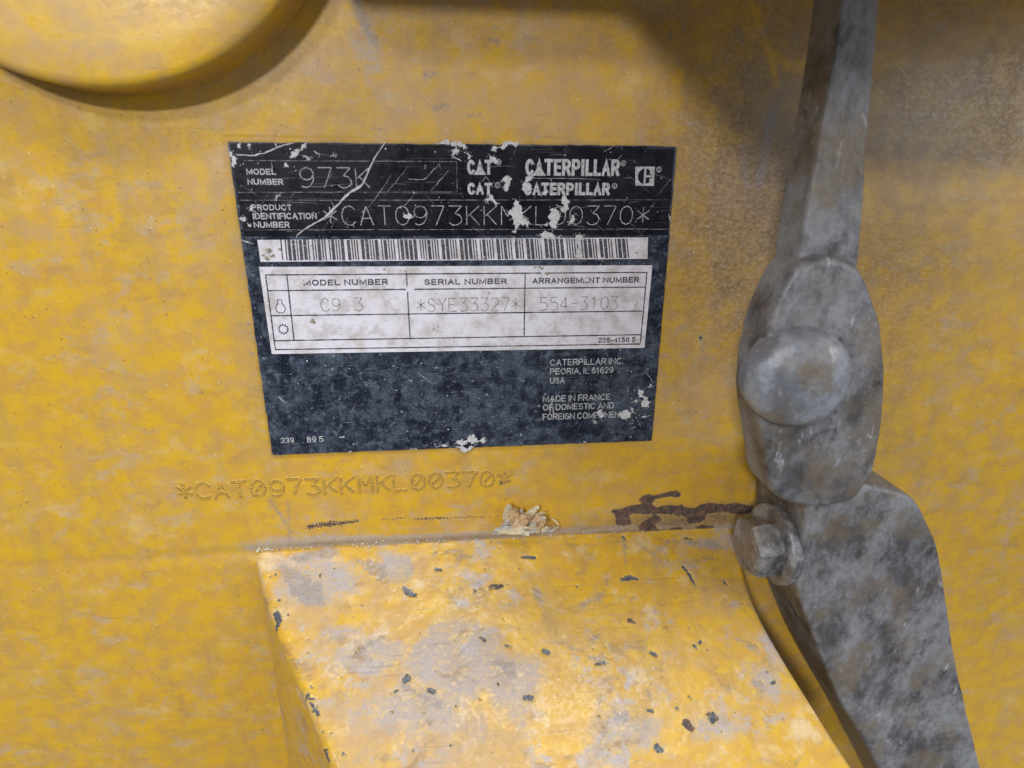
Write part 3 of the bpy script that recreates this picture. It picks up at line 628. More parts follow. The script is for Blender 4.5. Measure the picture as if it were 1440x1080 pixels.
def mitred(pts, wdt):
    closed = math.dist(pts[0], pts[-1]) < 1e-6; P_ = [pts[0]]
    for p in pts[1:]:
        if math.dist(p, P_[-1]) > 1e-4: P_.append(p)
    n = len(P_); V = []; P0 = list(P_)
    for i in range(n):
        d0 = d1 = None
        if i > 0: d0 = (P0[i][0] - P0[i - 1][0], P0[i][1] - P0[i - 1][1])
        elif closed: d0 = (P0[0][0] - P0[-2][0], P0[0][1] - P0[-2][1])
        if i < n - 1: d1 = (P0[i + 1][0] - P0[i][0], P0[i + 1][1] - P0[i][1])
        elif closed: d1 = (P0[1][0] - P0[0][0], P0[1][1] - P0[0][1])
        d0 = d0 or d1; d1 = d1 or d0
        l0 = math.hypot(*d0); l1 = math.hypot(*d1); n0 = (-d0[1] / l0, d0[0] / l0); n1 = (-d1[1] / l1, d1[0] / l1)
        b = (n0[0] + n1[0], n0[1] + n1[1]); L = math.hypot(*b)
        if L < .25: b = n0; k = 1
        else:
            b = (b[0] / L, b[1] / L); k = min(1.9, 1 / max(.3, b[0] * n0[0] + b[1] * n0[1]))
        k *= wdt / 2
        if not closed and i in (0, n - 1):
            sg = -1 if i == 0 else 1; P_[i] = (P_[i][0] + sg * d0[0] / l0 * wdt * .48, P_[i][1] + sg * d0[1] / l0 * wdt * .48)
        V += [(P_[i][0] + b[0] * k, P_[i][1] + b[1] * k), (P_[i][0] - b[0] * k, P_[i][1] - b[1] * k)]
    return V, [(2 * i, 2 * i + 1, 2 * i + 3, 2 * i + 2) for i in range(n - 1)]
def words(s, x0, x1, ytop, ybase, mat, parent, bold=.16, name='printed_words', y=None):
    """bold: stroke width as a share of the capital height"""
    xm = (x0 + x1) / 2; p0 = PL(x0, ybase); p1 = PL(x1, ybase); zb = (p0[1] + p1[1]) / 2; hh = PL(xm, ytop)[1] - PL(xm, ybase)[1]
    wdt = bold * hh; gap = .16; adv = [SANS[c][0] + bold + (gap if c != ' ' else 0) for c in s]; tot = sum(adv) - gap
    u = (p1[0] - p0[0]) / tot; x = 0; f = Flat(); yy = L2 if y is None else y
    for i, c in enumerate(s):
        gw = SANS[c][0]
        for j, pl in enumerate(SANS[c][1]):
            pts = [(p0[0] + (x + bold / 2 + p * gw) * u, zb + wdt / 2 + q * (hh - wdt)) for p, q in pl]
            f.add(mitred(pts, wdt), yy - .003 * j, .0012)
        x += adv[i]
    return f.build(name, mat, parent)
words('MODEL', 348.8, 390, 237.4, 245.8, M_INKW, head, .19); words('NUMBER', 350.4, 400, 251.5, 260, M_INKW, head, .19)
words('PRODUCT', 356, 412, 287.4, 295.5, M_INKW, head, .19); words('IDENTIFICATION', 358, 447, 299.2, 308, M_INKW, head, .19); words('NUMBER', 359, 409, 311.5, 320, M_INKW, head, .19)
f = Flat()
for k in range(11): 
    x = 871 + k * 3.7; f.add(ribbon([PL(x, 321.6), PL(x + 2.2, 321.6)], .25), L2)
f.build('tiny_worn_print', M_ETCHD, head)
words('MODEL NUMBER', 427.9, 546.5, 392, 400.5, M_INKB, dl, .22); words('SERIAL NUMBER', 597, 712.5, 391.2, 399.5, M_INKB, dl, .22)
words('ARRANGEMENT NUMBER', 748, 897, 389.4, 397.6, M_INKB, dl, .22); words('225-4150 5', 840, 892, 473.4, 480.4, M_INKB, dl, .2)
words('CATERPILLAR INC.', 773, 874.7, 503, 511.8, M_INKW, plate, .13, y=L1); words('PEORIA, IL 61629', 772.7, 861, 515.8, 524.3, M_INKW, plate, .13, y=L1); words('USA', 772.7, 793, 529.4, 538, M_INKW, plate, .13, y=L1)
words('MADE IN FRANCE', 763, 857, 553.8, 562.3, M_INKW, plate, .13, y=L1); words('OF DOMESTIC AND', 763, 861.7, 565.7, 574.2, M_INKW, plate, .13, y=L1); words('FOREIGN COMPONENTS', 762.5, 883, 578.4, 587, M_INKW, plate, .13, y=L1)
words('239', 397, 415, 613.5, 621, M_INKW, plate, .14, y=L1); words('89 5', 433, 456, 612, 620, M_INKW, plate, .14, y=L1)

# heavy condensed letters of the emblems
def heavy(s, x0, x1, ytop, ybase, pyramid, name):
    f = Flat(); wds = [.42 if c == 'I' else (.86 if c in 'LE' else 1) for c in s]; gap = .09; tot = sum(wds) + gap * (len(s) - 1)
    A = np.array(PL(x0, ybase)); B = np.array(PL(x1, ybase)); A[1] = B[1] = (A[1] + B[1]) / 2
    hh = PL((x0 + x1) / 2, ytop)[1] - PL((x0 + x1) / 2, ybase)[1]; u = (B[0] - A[0]) / tot; x = A[0]; wdt = .35 * u
    for i, (c, wd) in enumerate(zip(s, wds)):
        cw = wd * u
        for j, pl in enumerate(SANS[c][1]):
            pts = [(x + wdt / 2 + p * (cw - wdt), A[1] + wdt / 2 + q * (hh - wdt)) for p, q in pl]
            f.add(mitred(pts, wdt), L2 - .003 * (j + 1) - .0007 * (i % 3), .0011)
        if c == 'A' and pyramid and i == 1:
            f.poly([(x - .30 * cw, A[1]), (x + .5 * cw, A[1] + hh * .58), (x + 1.30 * cw, A[1])], L2 - .036)
            g = Flat(); g.add(ribbon([(x + p * cw, A[1] + q * hh) for p, q in [(-.28, .08), (.5, .66), (1.28, .08)]], .24), L2 - .041); g.build('emblem_chevron', M_HEAD, head)
        x += cw + gap * u
    f.build(name, M_INKW, head)
heavy('CAT', 657, 692.5, 225, 245.8, True, 'emblem_word'); heavy('CATERPILLAR', 738, 869.5, 224, 247.4, True, 'emblem_word')
heavy('CAT', 657.4, 692, 257, 273.8, False, 'emblem_word'); heavy('CATERPILLAR', 736, 856, 257, 274.6, False, 'emblem_word')
def disc(f, c, r, y, n=20, r_in=0):
    if r_in:
        V = []; 
        for k in range(n): t = 2 * math.pi * k / n; V += [(c[0] + r * math.cos(t), c[1] + r * math.sin(t)), (c[0] + r_in * math.cos(t), c[1] + r_in * math.sin(t))]
        f.add((V, [(2 * k, 2 * ((k + 1) % n), 2 * ((k + 1) % n) + 1, 2 * k + 1) for k in range(n)]), y)
    else: f.poly([(c[0] + r * math.cos(2 * math.pi * k / n), c[1] + r * math.sin(2 * math.pi * k / n)) for k in range(n)], y)
for p in ((700.6, 228), (875, 230), (699.5, 260.5), (863, 261.5), (925, 238.5)):
    f = Flat(); c = PL(*p); disc(f, c, 1.0, L2, 18, .78)
    f.add(ribbon([(c[0] - .25, c[1] - .5), (c[0] - .25, c[1] + .5), (c[0] + .3, c[1] + .35), (c[0] - .2, c[1]), (c[0] + .35, c[1] - .5)], .17), L2)
    f.build('registered_mark', M_INKW, head)
f = Flat(); f.poly(quad((892, 234.5), (919.3, 234.7), (918, 261.5), (892, 261)), L2); sq = f.build('square_emblem', M_INKW, head)
f = Flat(); c = PL(905.4, 248); disc(f, c, 2.75, L2 - .01, 28); f.build('emblem_disc', M_HEAD, head)
f = Flat()
f.add(ribbon([(c[0] + .0, c[1] - 2.9), (c[0] + .0, c[1] + 2.9)], .75), L2 - .02); f.add(ribbon([(c[0], c[1]), (c[0] + 2.9, c[1])], .7), L2 - .022)
f.add(ribbon([(c[0] + 2.35, c[1] - 2.9), (c[0] + 2.35, c[1] - .7)], 1.0), L2 - .021); f.add(ribbon([(c[0] + 2.35, c[1] + .7), (c[0] + 2.35, c[1] + 2.9)], 1.0), L2 - .0215)
f.build('emblem_bars', M_INKW, head)

# etched numbers, one fine stroke wide
def etched(s, c0, c1, ytop, ybase, wfrac, lw, mat, parent, name, slashed=False):
    A = np.array(PL(c0, ybase)); B = np.array(PL(c1, ybase)); A[1] = B[1] = (A[1] + B[1]) / 2; n = len(s)
    xm = (c0 + c1) / 2; hh = PL(xm, ytop)[1] - PL(xm, ybase)[1]; pt = (B[0] - A[0]) / max(1, n - 1); r = random.Random(n)
    f = Flat()
    for i, ch in enumerate(s):
        wd = pt * wfrac; cx = A[0] + i * pt + r.uniform(-.1, .1)
        for pl in STROKES[ch]:
            pts = [(cx + (u - .5) * wd, A[1] + v * hh) for u, v in pl]
            pts = resample(pts, .35) + [pts[-1]]
            f.add(ribbon(pts, lw, .35, i), L2)
    return f.build(name, mat, parent)
etched('973K', 434.5, 512, 236, 264, .72, .32, M_ETCHD, head, 'etched_number')
etched('*CAT0973KKMKL00370*', 466.5, 902, 289.5, 316, .72, .30, M_ETCHD, head, 'etched_number')
etched('C9.3', 459, 506, 418.5, 436.5, .70, .34, M_ETCHL, dl, 'etched_number'); etched('*SYE33327*', 592.5, 725, 418.3, 436.5, .72, .34, M_ETCHL, dl, 'etched_number')
etched('554-3103', 764, 862, 416.8, 435, .72, .34, M_ETCHL, dl, 'etched_number')
f = Flat(); f.add(ribbon([PL(890, 433), PL(896, 422)], .25), L2); f.build('etched_number', M_ETCHL, dl)
# engine and gear symbols in the first column
f = Flat(); c = np.array(PL(395.5, 430)); k = .95
pl = [(-.9, 2.6), (.9, 2.6), (.9, 1.7), (.7, 1.2), (1.5, .3), (1.9, -.7), (1.6, -1.9), (.8, -2.6), (-.8, -2.6), (-1.6, -1.9), (-1.9, -.7), (-1.5, .3), (-.7, 1.2), (-.9, 1.7), (-.9, 2.6)]
f.add(ribbon([(c[0] + p * k, c[1] + q * k) for p, q in pl], .34), L2)
for q_ in pl[:-1]: disc(f, (c[0] + q_[0] * k, c[1] + q_[1] * k), .17, L2 - .004, 8)
f.build('engine_symbol', M_INKB, dl)
f = Flat(); c = PL(399.8, 461.8); disc(f, c, 1.75, L2, 28, 1.4)
for m in range(12):
    t = m * math.pi / 6; f.add(ribbon([(c[0] + 1.6 * math.cos(t), c[1] + 1.6 * math.sin(t)), (c[0] + 2.25 * math.cos(t), c[1] + 2.25 * math.sin(t))], .34), L2 - .004)
f.build('gear_symbol', M_INKB, dl)

# barcode bars
C39 = {'*': 'bWbwBwBwb', '0': 'bwbWBwBwb', '1': 'BwbWbwbwB', '3': 'BwBWbwbwb', '7': 'bwbWbwBwB', '9': 'bwBWbwBwb', 'A': 'BwbwbWbwB', 'C': 'BwBwbWbwb', 'K': 'BwbwbwbWB', 'L': 'bwBwbwbWB', 'M': 'BwBwbwbWb', 'T': 'bwbwBWBwb'}
mods = []
for ch in '*CAT0973KKMKL00370*':
    for q in C39[ch]: mods.append((q in 'bB', 2.4 if q.isupper() else 1.0))
    mods.append((False, 1.0))
tot = sum(m[1] for m in mods[:-1]); f = Flat(); acc = 0; r = random.Random(8)
for isb, wd in mods[:-1]:
    if isb:
        t0 = acc / tot; t1 = (acc + wd * 1.05) / tot
        xa0, xa1 = 396.5 + (882 - 396.5) * t0, 396.5 + (882 - 396.5) * t1
        la = lambda x: 336.2 + (333.9 - 336.2) * (x - 365) / 545 + .4; lb = lambda x: 367.2 + (363.6 - 367.2) * (x - 368) / 541 - .6
        ja, jb = r.uniform(0, 1.0), r.uniform(0, 1.6)
        f.poly([PL(xa0 + 1.5, lb(xa0) - jb), PL(xa1 + 1.5, lb(xa1) - jb), PL(xa1 - 1.2, la(xa1) + ja), PL(xa0 - 1.2, la(xa0) + ja)], L2)
    acc += wd
f.build('barcode_bars', M_INKB, bc)

# flakes where the print has come off, scratches and specks
def rough_poly(px, amp=.28, seed=0, sub=3):
    r = random.Random(seed); pts = [PL(*p) for p in px]
    for it in range(sub):
        o = []; n = len(pts)
        for i in range(n):
            a_, b_ = pts[i], pts[(i + 1) % n]; L = math.hypot(b_[0] - a_[0], b_[1] - a_[1]); dx, dz = (b_[0] - a_[0]) / (L + 1e-9), (b_[1] - a_[1]) / (L + 1e-9)
            j = r.uniform(-1, 1) * L * amp; o += [a_, ((a_[0] + b_[0]) / 2 - dz * j, (a_[1] + b_[1]) / 2 + dx * j)]
        pts = o
    return pts
def r2(l): return [(635 + x / 4.235, 180 + y / 4.235) for x, y in l]
def r1(l): return [(315 + x / 4.235, 180 + y / 4.235) for x, y in l]
def r3(l): return [(315 + x / 4.235, 420 + y / 4.235) for x, y in l]
def r4(l): return [(635 + x / 4.235, 420 + y / 4.235) for x, y in l]
flakes = [r2(l) for l in (
    [(88, 150), (105, 160), (112, 180), (100, 190)], [(225, 168), (250, 165), (262, 190), (285, 212), (262, 215), (240, 200), (225, 195)],
    [(312, 295), (345, 292), (356, 310), (345, 335), (335, 362), (318, 380), (306, 350), (322, 330), (300, 315)],
    [(212, 395), (240, 400), (246, 420), (278, 448), (268, 456), (240, 432), (212, 440), (198, 432), (220, 418)],
    [(378, 430), (405, 430), (415, 470), (418, 520), (440, 540), (462, 555), (455, 578), (430, 572), (405, 560), (392, 590), (380, 622), (366, 618), (370, 570), (355, 540), (332, 512), (330, 490), (360, 500), (372, 470)],
    [(585, 480), (612, 482), (640, 510), (645, 530), (620, 545), (622, 585), (600, 598), (560, 585), (552, 572), (580, 570), (590, 550), (578, 520)],
    [(655, 440), (668, 400), (680, 425), (705, 435), (700, 450), (684, 455), (690, 485), (675, 500), (650, 492), (640, 482), (662, 470)],
    [(715, 515), (735, 512), (732, 540), (712, 572), (690, 566), (706, 545)], [(426, 322), (440, 300), (455, 295), (462, 310), (450, 322), (445, 345), (430, 352)],
    [(520, 630), (560, 612), (600, 625), (640, 640), (640, 660), (600, 668), (580, 650), (550, 655), (530, 700), (512, 690), (520, 660)],
    [(735, 640), (765, 632), (780, 645), (765, 665), (750, 690), (738, 670)], [(745, 725), (760, 700), (770, 760), (755, 775), (735, 770)],
    [(475, 300), (485, 280), (478, 265), (465, 290), (440, 300)], [(560, 625), (580, 625), (570, 655)],
    [(250, 110), (300, 92), (400, 92), (330, 105), (290, 118), (262, 142), (236, 138)], [(40, 98), (80, 95), (88, 112), (66, 122)], [(0, 130), (35, 115), (28, 150), (8, 170)],
    [(430, 345), (455, 335), (470, 350), (450, 380), (436, 375), (420, 362)], [(355, 640), (375, 650), (372, 690), (360, 680)], [(540, 380), (570, 375), (560, 395), (530, 400)])]
flakes += [r1(l) for l in (
    [(395, 172), (430, 142), (465, 120), (480, 98), (505, 92), (490, 115), (450, 142), (425, 165), (402, 182)], [(35, 120), (50, 140), (62, 168), (82, 178), (82, 210), (68, 228), (52, 222), (60, 200), (48, 172), (38, 150)],
    [(98, 92), (108, 95), (110, 118), (100, 120)], [(148, 98), (160, 96), (165, 118), (152, 124)], [(370, 210), (384, 218), (386, 236), (374, 232)], [(104, 532), (125, 528), (140, 545), (118, 556), (104, 548)],
    [(160, 482), (175, 462), (182, 490), (170, 496)], [(152, 572), (165, 572), (164, 588)], [(1350, 140), (1380, 120), (1400, 130), (1385, 160), (1360, 165)], [(1255, 88), (1340, 86), (1440, 94), (1435, 102), (1340, 98), (1270, 96)],
    [(635, 166), (662, 163), (660, 170), (636, 172)], [(480, 170), (520, 178), (518, 186)], [(318, 402), (335, 400), (320, 430)], [(1070, 518), (1120, 518), (1122, 528), (1075, 530)], [(440, 845), (445, 845), (444, 849)])]
flakes += [r4(l) for l in (
    [(1112, 535), (1130, 540), (1135, 575), (1165, 585), (1168, 640), (1170, 690), (1140, 690), (1110, 740), (1108, 790), (1096, 838), (1070, 838), (1060, 810), (1075, 760), (1065, 725), (1090, 690), (1105, 650), (1130, 640), (1135, 600), (1110, 580)],
    [(1000, 672), (1020, 655), (1045, 668), (1060, 690), (1035, 705), (1005, 702)], [(868, 662), (895, 655), (905, 685), (890, 702), (870, 690)], [(1060, 650), (1075, 648), (1078, 668), (1064, 672)], [(1068, 600), (1095, 595), (1110, 605), (1090, 615)],
    [(28, 848), (60, 835), (150, 825), (190, 818), (200, 826), (150, 845), (80, 852), (40, 860)], [(20, 872), (60, 870), (140, 862), (130, 875), (40, 880)], [(830, 718), (850, 722), (860, 730), (845, 734)], [(780, 848), (800, 845), (800, 852)], [(1172, 500), (1185, 500), (1186, 518), (1175, 518)])]
flakes += [r3(l) for l in ([(1260, 868), (1300, 858), (1330, 860), (1330, 875), (1270, 880)], [(1385, 850), (1410, 835), (1440, 835), (1440, 852), (1400, 858)], [(1110, 886), (1150, 884), (1150, 891), (1112, 892)], [(740, 902), (765, 900), (764, 906)], [(692, 812), (720, 810), (724, 818), (700, 822)])]
L3 = L2 - .05
for i, px in enumerate(flakes):
    pts = rough_poly(px, .40, i, 4); f = Flat(); f.poly(pts, L3 - .004 * (i % 5)); f.build('bare_flake', M_FLAKE, plate)
rc = random.Random(19); f = Flat()
for px in flakes[:-4]:
    cx_ = sum(p[0] for p in px) / len(px); cy_ = sum(p[1] for p in px) / len(px); sz = max(max(p[0] for p in px) - min(p[0] for p in px), max(p[1] for p in px) - min(p[1] for p in px))
    for k in range(int(4 + sz * .8)):
        q = rc.choice(px); x, y = q[0] + rc.gauss(0, 1.6), q[1] + rc.gauss(0, 1.6); s_ = rc.uniform(.3, 1.2); an = rc.uniform(0, 3.1)
        pp = [PL(x + s_ * math.cos(an) * 1.6, y + s_ * math.sin(an) * 1.6), PL(x - s_ * .5 * math.sin(an), y + s_ * .5 * math.cos(an)), PL(x - s_ * math.cos(an) * 1.6, y - s_ * math.sin(an)), PL(x + s_ * .5 * math.sin(an), y - s_ * .5 * math.cos(an))]
        if all(.6 < v[0] < 159.4 and -HP + .6 < v[1] < -.6 for v in pp): f.poly(pp, L3 - .02)
f.build('flake_crumbs', M_FLAKE, plate, kind='stuff')
f = Flat()
for i, px in enumerate([[(818, 391), (827, 390), (829, 398), (820, 399)], [(800, 386), (808, 383), (806, 390)], [(760, 382), (768, 380), (764, 386)], [(574, 400), (578, 400), (579, 412), (574, 410)], [(429, 391), (434, 394), (431, 400)], [(690, 442), (720, 439), (706, 442)]]):
    f.poly(rough_poly(px, .4, 300 + i, 3), L3 + .012 - .001 * i)
f.build('rubbed_patches', M_WHITE, plate, kind='stuff')
def wander(px, step=1.0, amp=.18, seed=0):
    r = random.Random(seed); pts = resample([PL(*p) for p in px], step); return [(x + r.uniform(-amp, amp), z + r.uniform(-amp, amp)) for x, z in pts]
for i, (px, wd) in enumerate([
    (r1([(960, 90), (905, 170), (870, 240), (825, 345), (800, 355), (745, 390), (680, 460), (600, 535), (520, 580), (445, 630), (428, 662)]), .62),
    (r1([(75, 160), (180, 165), (250, 150), (330, 115), (370, 100), (430, 88)]), .42), (r1([(540, 140), (575, 158), (560, 190)]), .3), (r1([(1290, 210), (1240, 260), (1190, 310), (1090, 302)]), .16),
    (r1([(290, 205), (298, 250)]), .22), (r1([(480, 165), (520, 185)]), .25), (r1([(310, 95), (330, 130)]), .3), (r1([(1130, 400), (1090, 450), (1060, 480)]), .14), (r1([(1000, 280), (920, 400), (860, 480)]), .11),
    (r1([(1100, 230), (960, 400)]), .1), (r1([(1340, 250), (1210, 400)]), .12), (r1([(640, 430), (660, 470), (640, 540)]), .12), (r3([(330, 575), (365, 610), (385, 612)]), .25),
    (r2([(60, 200), (10, 170)]), .3), (r2([(470, 300), (620, 300), (780, 302), (900, 310)]), .13), (r2([(900, 140), (980, 100)]), .12), (r2([(1285, 510), (1292, 540), (1298, 560)]), .3), (r2([(1290, 540), (1305, 510)]), .25),
    (r4([(600, 590), (590, 630), (580, 680)]), .35), (r4([(600, 640), (605, 690), (608, 700)]), .3), (r4([(1150, 430), (1200, 500)]), .12), (r2([(180, 320), (205, 290), (235, 335)]), .15), (r3([(1150, 430), (1250, 510)]), .14),
    (r1([(110, 665), (190, 690)]), .3), (r2([(1010, 160), (960, 220)]), .1)]):
    f = Flat(); pts = wander(px, 1.1, .13, i); f.add(ribbon(pts, [wd * (.35 + .65 * math.sin(math.pi * (k + .6) / (len(pts) + .2))) for k in range(len(pts))], .5, i), L3 - .022 - .0011 * i)
    f.build('scratch', M_FLAKE, plate)
r = random.Random(77); f = Flat()
for k in range(420):
    x = r.uniform(1, 159); z = -r.uniform(1, HP - 1)
    if r.random() < .5 and -z > 35 and -z < 80: continue
    s = r.choice([.12, .16, .16, .22, .3]) * r.uniform(.7, 1.1); n = 6; a0 = r.uniform(0, 1)
    f.poly([(x + s * r.uniform(.7, 1.2) * math.cos(a0 + 2 * math.pi * m / n), z + s * r.uniform(.6, 1.1) * math.sin(a0 + 2 * math.pi * m / n)) for m in range(n)], L3 - .03)
for k in range(120):                                  # hairline scratches, mostly over the header
    x = r.uniform(2, 155); z = -r.uniform(2, 36) if r.random() < .62 else -r.uniform(80, 116); L = r.uniform(2, 14); an = r.choice([.1, -.05, .02, -.12, .06, 1.0, 1.1, -.7, .3]) + r.uniform(-.15, .15)
    p = [(x + L * t * math.cos(an), z + L * t * math.sin(an) + .3 * math.sin(t * 3)) for t in (0, .35, .7, 1)]
    if z < -80: p = [(x + (q[0] - x) * .45, z + (q[1] - z) * .45) for q in p]
    if all(.5 < q[0] < 159.5 and -HP + .5 < q[1] < -.5 for q in p): f.add(ribbon(p, [.02, .075, .065, .02], .3, k), L3 - .031)
f.build('specks_and_hairlines', M_ETCHD, plate, kind='stuff')
f = Flat()
for k in range(130):
    x = r.uniform(1, 159); z = -r.uniform(1, HP - 1); s = r.uniform(.14, .34)
    f.poly([(x + s * r.uniform(.7, 1.2) * math.cos(2 * math.pi * m / 6), z + s * r.uniform(.6, 1.1) * math.sin(2 * math.pi * m / 6)) for m in range(6)], L3 - .034)
f.build('bright_specks', M_SPECK, plate, kind='stuff')
# mud spots on the white table
f = Flat()
for i, (px, py, s) in enumerate([(441, 451, 1.6), (541, 378, .8), (571, 381, .7), (610, 462, .9), (616, 458, .5), (702, 476, .5), (765, 452, .3), (757, 459, .25), (787, 448, .25), (505, 457, .3), (480, 469, .5), (777, 441, .3),
                                 (760, 376, 1.3), (768, 384, 1.1), (752, 375, .9), (688, 411, .7), (380, 352, 1.6), (386, 361, 1.5), (372, 358, 1.3), (394, 350, .9), (377, 363, 1.4), (893, 355, .6), (440, 345, .6), (466, 350, .6)]):
    f.poly(rough_poly([(px - s * 3, py), (px, py + s * 2.4), (px + s * 3, py + .5), (px + .5, py - s * 2.6)], .35, i + 50), L3 + .01 - .001 * i)
t = NT('dried_mud'); mud = t.out(t.mix(t.ramp(t.noise(.8, 4, .7), .4, .6), (.20, .17, .12), (.42, .38, .30)), .8)
f.build('mud_spots', mud, plate, kind='stuff')

# loose pale dust grains on the panel and step
f = []; Vv = []; Ff = []
def grain(p, s, n):
    b = len(Vv); p = np.array(p)
    for q in ((s, 0, 0), (0, 0, s * .8), (-s * .9, 0, 0), (0, 0, -s)): Vv.append(tuple(p + np.array(q)))
    Vv.append(tuple(p + n * s * .7)); Ff.extend([(b, b + 1, b + 4), (b + 1, b + 2, b + 4), (b + 2, b + 3, b + 4), (b + 3, b, b + 4)])
for k in range(330):
    px = r.uniform(250, 1120); py = r.uniform(0, 1080); s = r.choice([.14, .18, .24, .36]) * r.uniform(.7, 1.25)
    x, z = W(px, py)
    if -1 < x < 161 and -120 < z < 1: continue
    if z < T0[2] and x > T0[0]: continue
    grain((x, panel_y(x, z) - .02, z), s, np.array([0, -1., 0]))
for k in range(230):
    px = r.uniform(400, 1150); py = r.uniform(760, 1080); p = TP(px, py); x, s_ = st(p)
    xl = np.interp(s_, sv, Lx); xr = np.interp(s_, sv, Rx)
    if x < xl + 3 or x > xr - 3: continue
    grain(tuple(p + n_top * .25), r.choice([.12, .18, .25, .35]) * r.uniform(.7, 1.1), n_top)
seam = []
for k in range(170):
    px = r.uniform(362, 1030); py = 775 - (px - 362) * .042 - abs(r.gauss(0, 3.5)); x, z = W(px, py)
    grain((x, panel_y(x, z) - r.uniform(.0, 1.0), z), r.choice([.2, .3, .45, .7]) * r.uniform(.6, 1.2), np.array([r.uniform(-.4, .4), -1., r.uniform(0, .8)]))
    seam.append(len(Ff))
go = mesh_obj('dust_grains', Vv, Ff, M_SPECK, None, kind='stuff'); go['label'] = 'scattered pale grains of dust over the yellow panel and step'; go['category'] = 'dust'

# ------------------------------------------------------------------ shredded wood fibre lying in the seam
def fibre_mat(name, c0, c1):
    t = NT(name); n = t.noise(.9, 5, .7, t.co(.4, 1, 2.5)); return t.out(t.mix(t.ramp(n, .35, .65), c0, c1), .8, t.bump(n, .5, .2), spec=.2)
MF = [fibre_mat('pale_wood_fibre', (.50, .40, .24), (.78, .70, .52)), fibre_mat('tan_wood_fibre', (.42, .26, .13), (.70, .52, .32)), fibre_mat('grey_wood_fibre', (.30, .28, .25), (.62, .60, .54))]
cchip = on_y(735, 738, -5)
chipw = thing('wood_chip', 'crumpled pale shredded wood chip lying in the seam above the step', 'wood chip', tuple(cchip))
def flake(px, py, Yd, L, wd, ang, tilt, mi, seed):
    """a bent splinter centred on a surveyed point"""
    rr = random.Random(seed); c = on_y(px, py, Yd); n = 7; V = []; Fc = []
    ca, sa = math.cos(ang), math.sin(ang); bend = rr.uniform(-.5, .5); tw = rr.uniform(-.6, .6)
    for i in range(n):
        t = i / (n - 1) - .5; half_ = wd * .5 * (1 - (abs(t) * 1.7) ** 3 * .8) * rr.uniform(.75, 1.15)
        u = t * L; vv = bend * (t * t) * L; yo = -tilt * t * L + rr.uniform(-.15, .15)
        for sgn in (-1, 1):
            for th in (0, .55):
                tw_ = tw * sgn * half_ * (t + .5)
                V.append((c[0] + ca * u - sa * (vv + sgn * half_), c[1] + yo + tw_ + th * .8, c[2] + sa * u + ca * (vv + sgn * half_)))
    for i in range(n - 1):
        b = i * 4; q = b + 4
        Fc += [(b, b + 2, q + 2, q), (b + 1, q + 1, q + 3, b + 3), (b, q, q + 1, b + 1), (b + 2, b + 3, q + 3, q + 2)]
    Fc += [(0, 1, 3, 2), ((n - 1) * 4, (n - 1) * 4 + 2, (n - 1) * 4 + 3, (n - 1) * 4 + 1)]
    keep(mesh_obj('splinter', V, Fc, MF[mi], chipw))
R = math.radians
# core mass, then the splinters that show
fl = [(713, 722, -3, 7, 3.0, R(80), .2, 0), (717, 716, -4, 6, 2.4, R(115), .3, 0), (722, 728, -6, 8, 5.0, R(70), .3, 1), (729, 735, -7, 8, 4.5, R(55), -.2, 1), (738, 728, -5, 8, 4.0, R(20), .3, 1),
      (745, 722, -4, 7, 2.2, R(35), .3, 0), (751, 717, -4, 5, 2.0, R(10), -.4, 0), (756, 724, -5, 7, 1.6, R(30), .2, 0), (758, 730, -6, 6, 2.0, R(25), .1, 2), (752, 735, -7, 7, 3.5, R(50), -.3, 1),
      (761, 738, -6, 6, 2.6, R(60), .2, 1), (766, 744, -6, 4, 2.0, R(45), .3, 0), (706, 744, -6, 7, 2.4, R(15), .1, 2), (716, 748, -7, 9, 2.4, R(2), .2, 0), (730, 748, -8, 9, 2.6, R(-6), .1, 0),
      (741, 743, -8, 8, 1.6, R(4), .1, 0), (745, 748, -8, 7, 2.0, R(8), -.2, 2), (722, 742, -7, 10, 1.8, R(8), .2, 2), (736, 738, -8, 6, 2.6, R(70), .4, 1), (712, 735, -5, 6, 2.2, R(60), .1, 2),
      (733, 721, -4, 4, 1.6, R(80), .2, 2), (750, 740, -8, 5, 3.0, R(100), .3, 2), (768, 747, -5, 6, .9, R(35), .2, 2), (776, 746, -4, 7, .7, R(25), .1, 2), (780, 742, -3, 5, .6, R(120), .1, 1), (781, 733, -2, 4, .8, R(-40), .2, 0),
      (700, 750, -5, 5, 1.4, R(10), .1, 2), (726, 718, -5, 5, 1.5, R(130), .3, 1), (742, 732, -6, 7, 1.2, R(-20), .3, 0), (757, 745, -7, 4, 2.2, R(80), .2, 1)]
for i, q in enumerate(fl): flake(*q, i)
r = random.Random(4)
for i in range(26):
    flake(r.gauss(734, 14), min(750, r.gauss(738, 6)), r.uniform(-6, -2), r.uniform(3, 6), r.uniform(.7, 2.2), r.uniform(0, 3.1), r.uniform(-.4, .4), r.choice([0, 1, 1, 2]), 100 + i)
crumb = on_y(771, 735, -3)

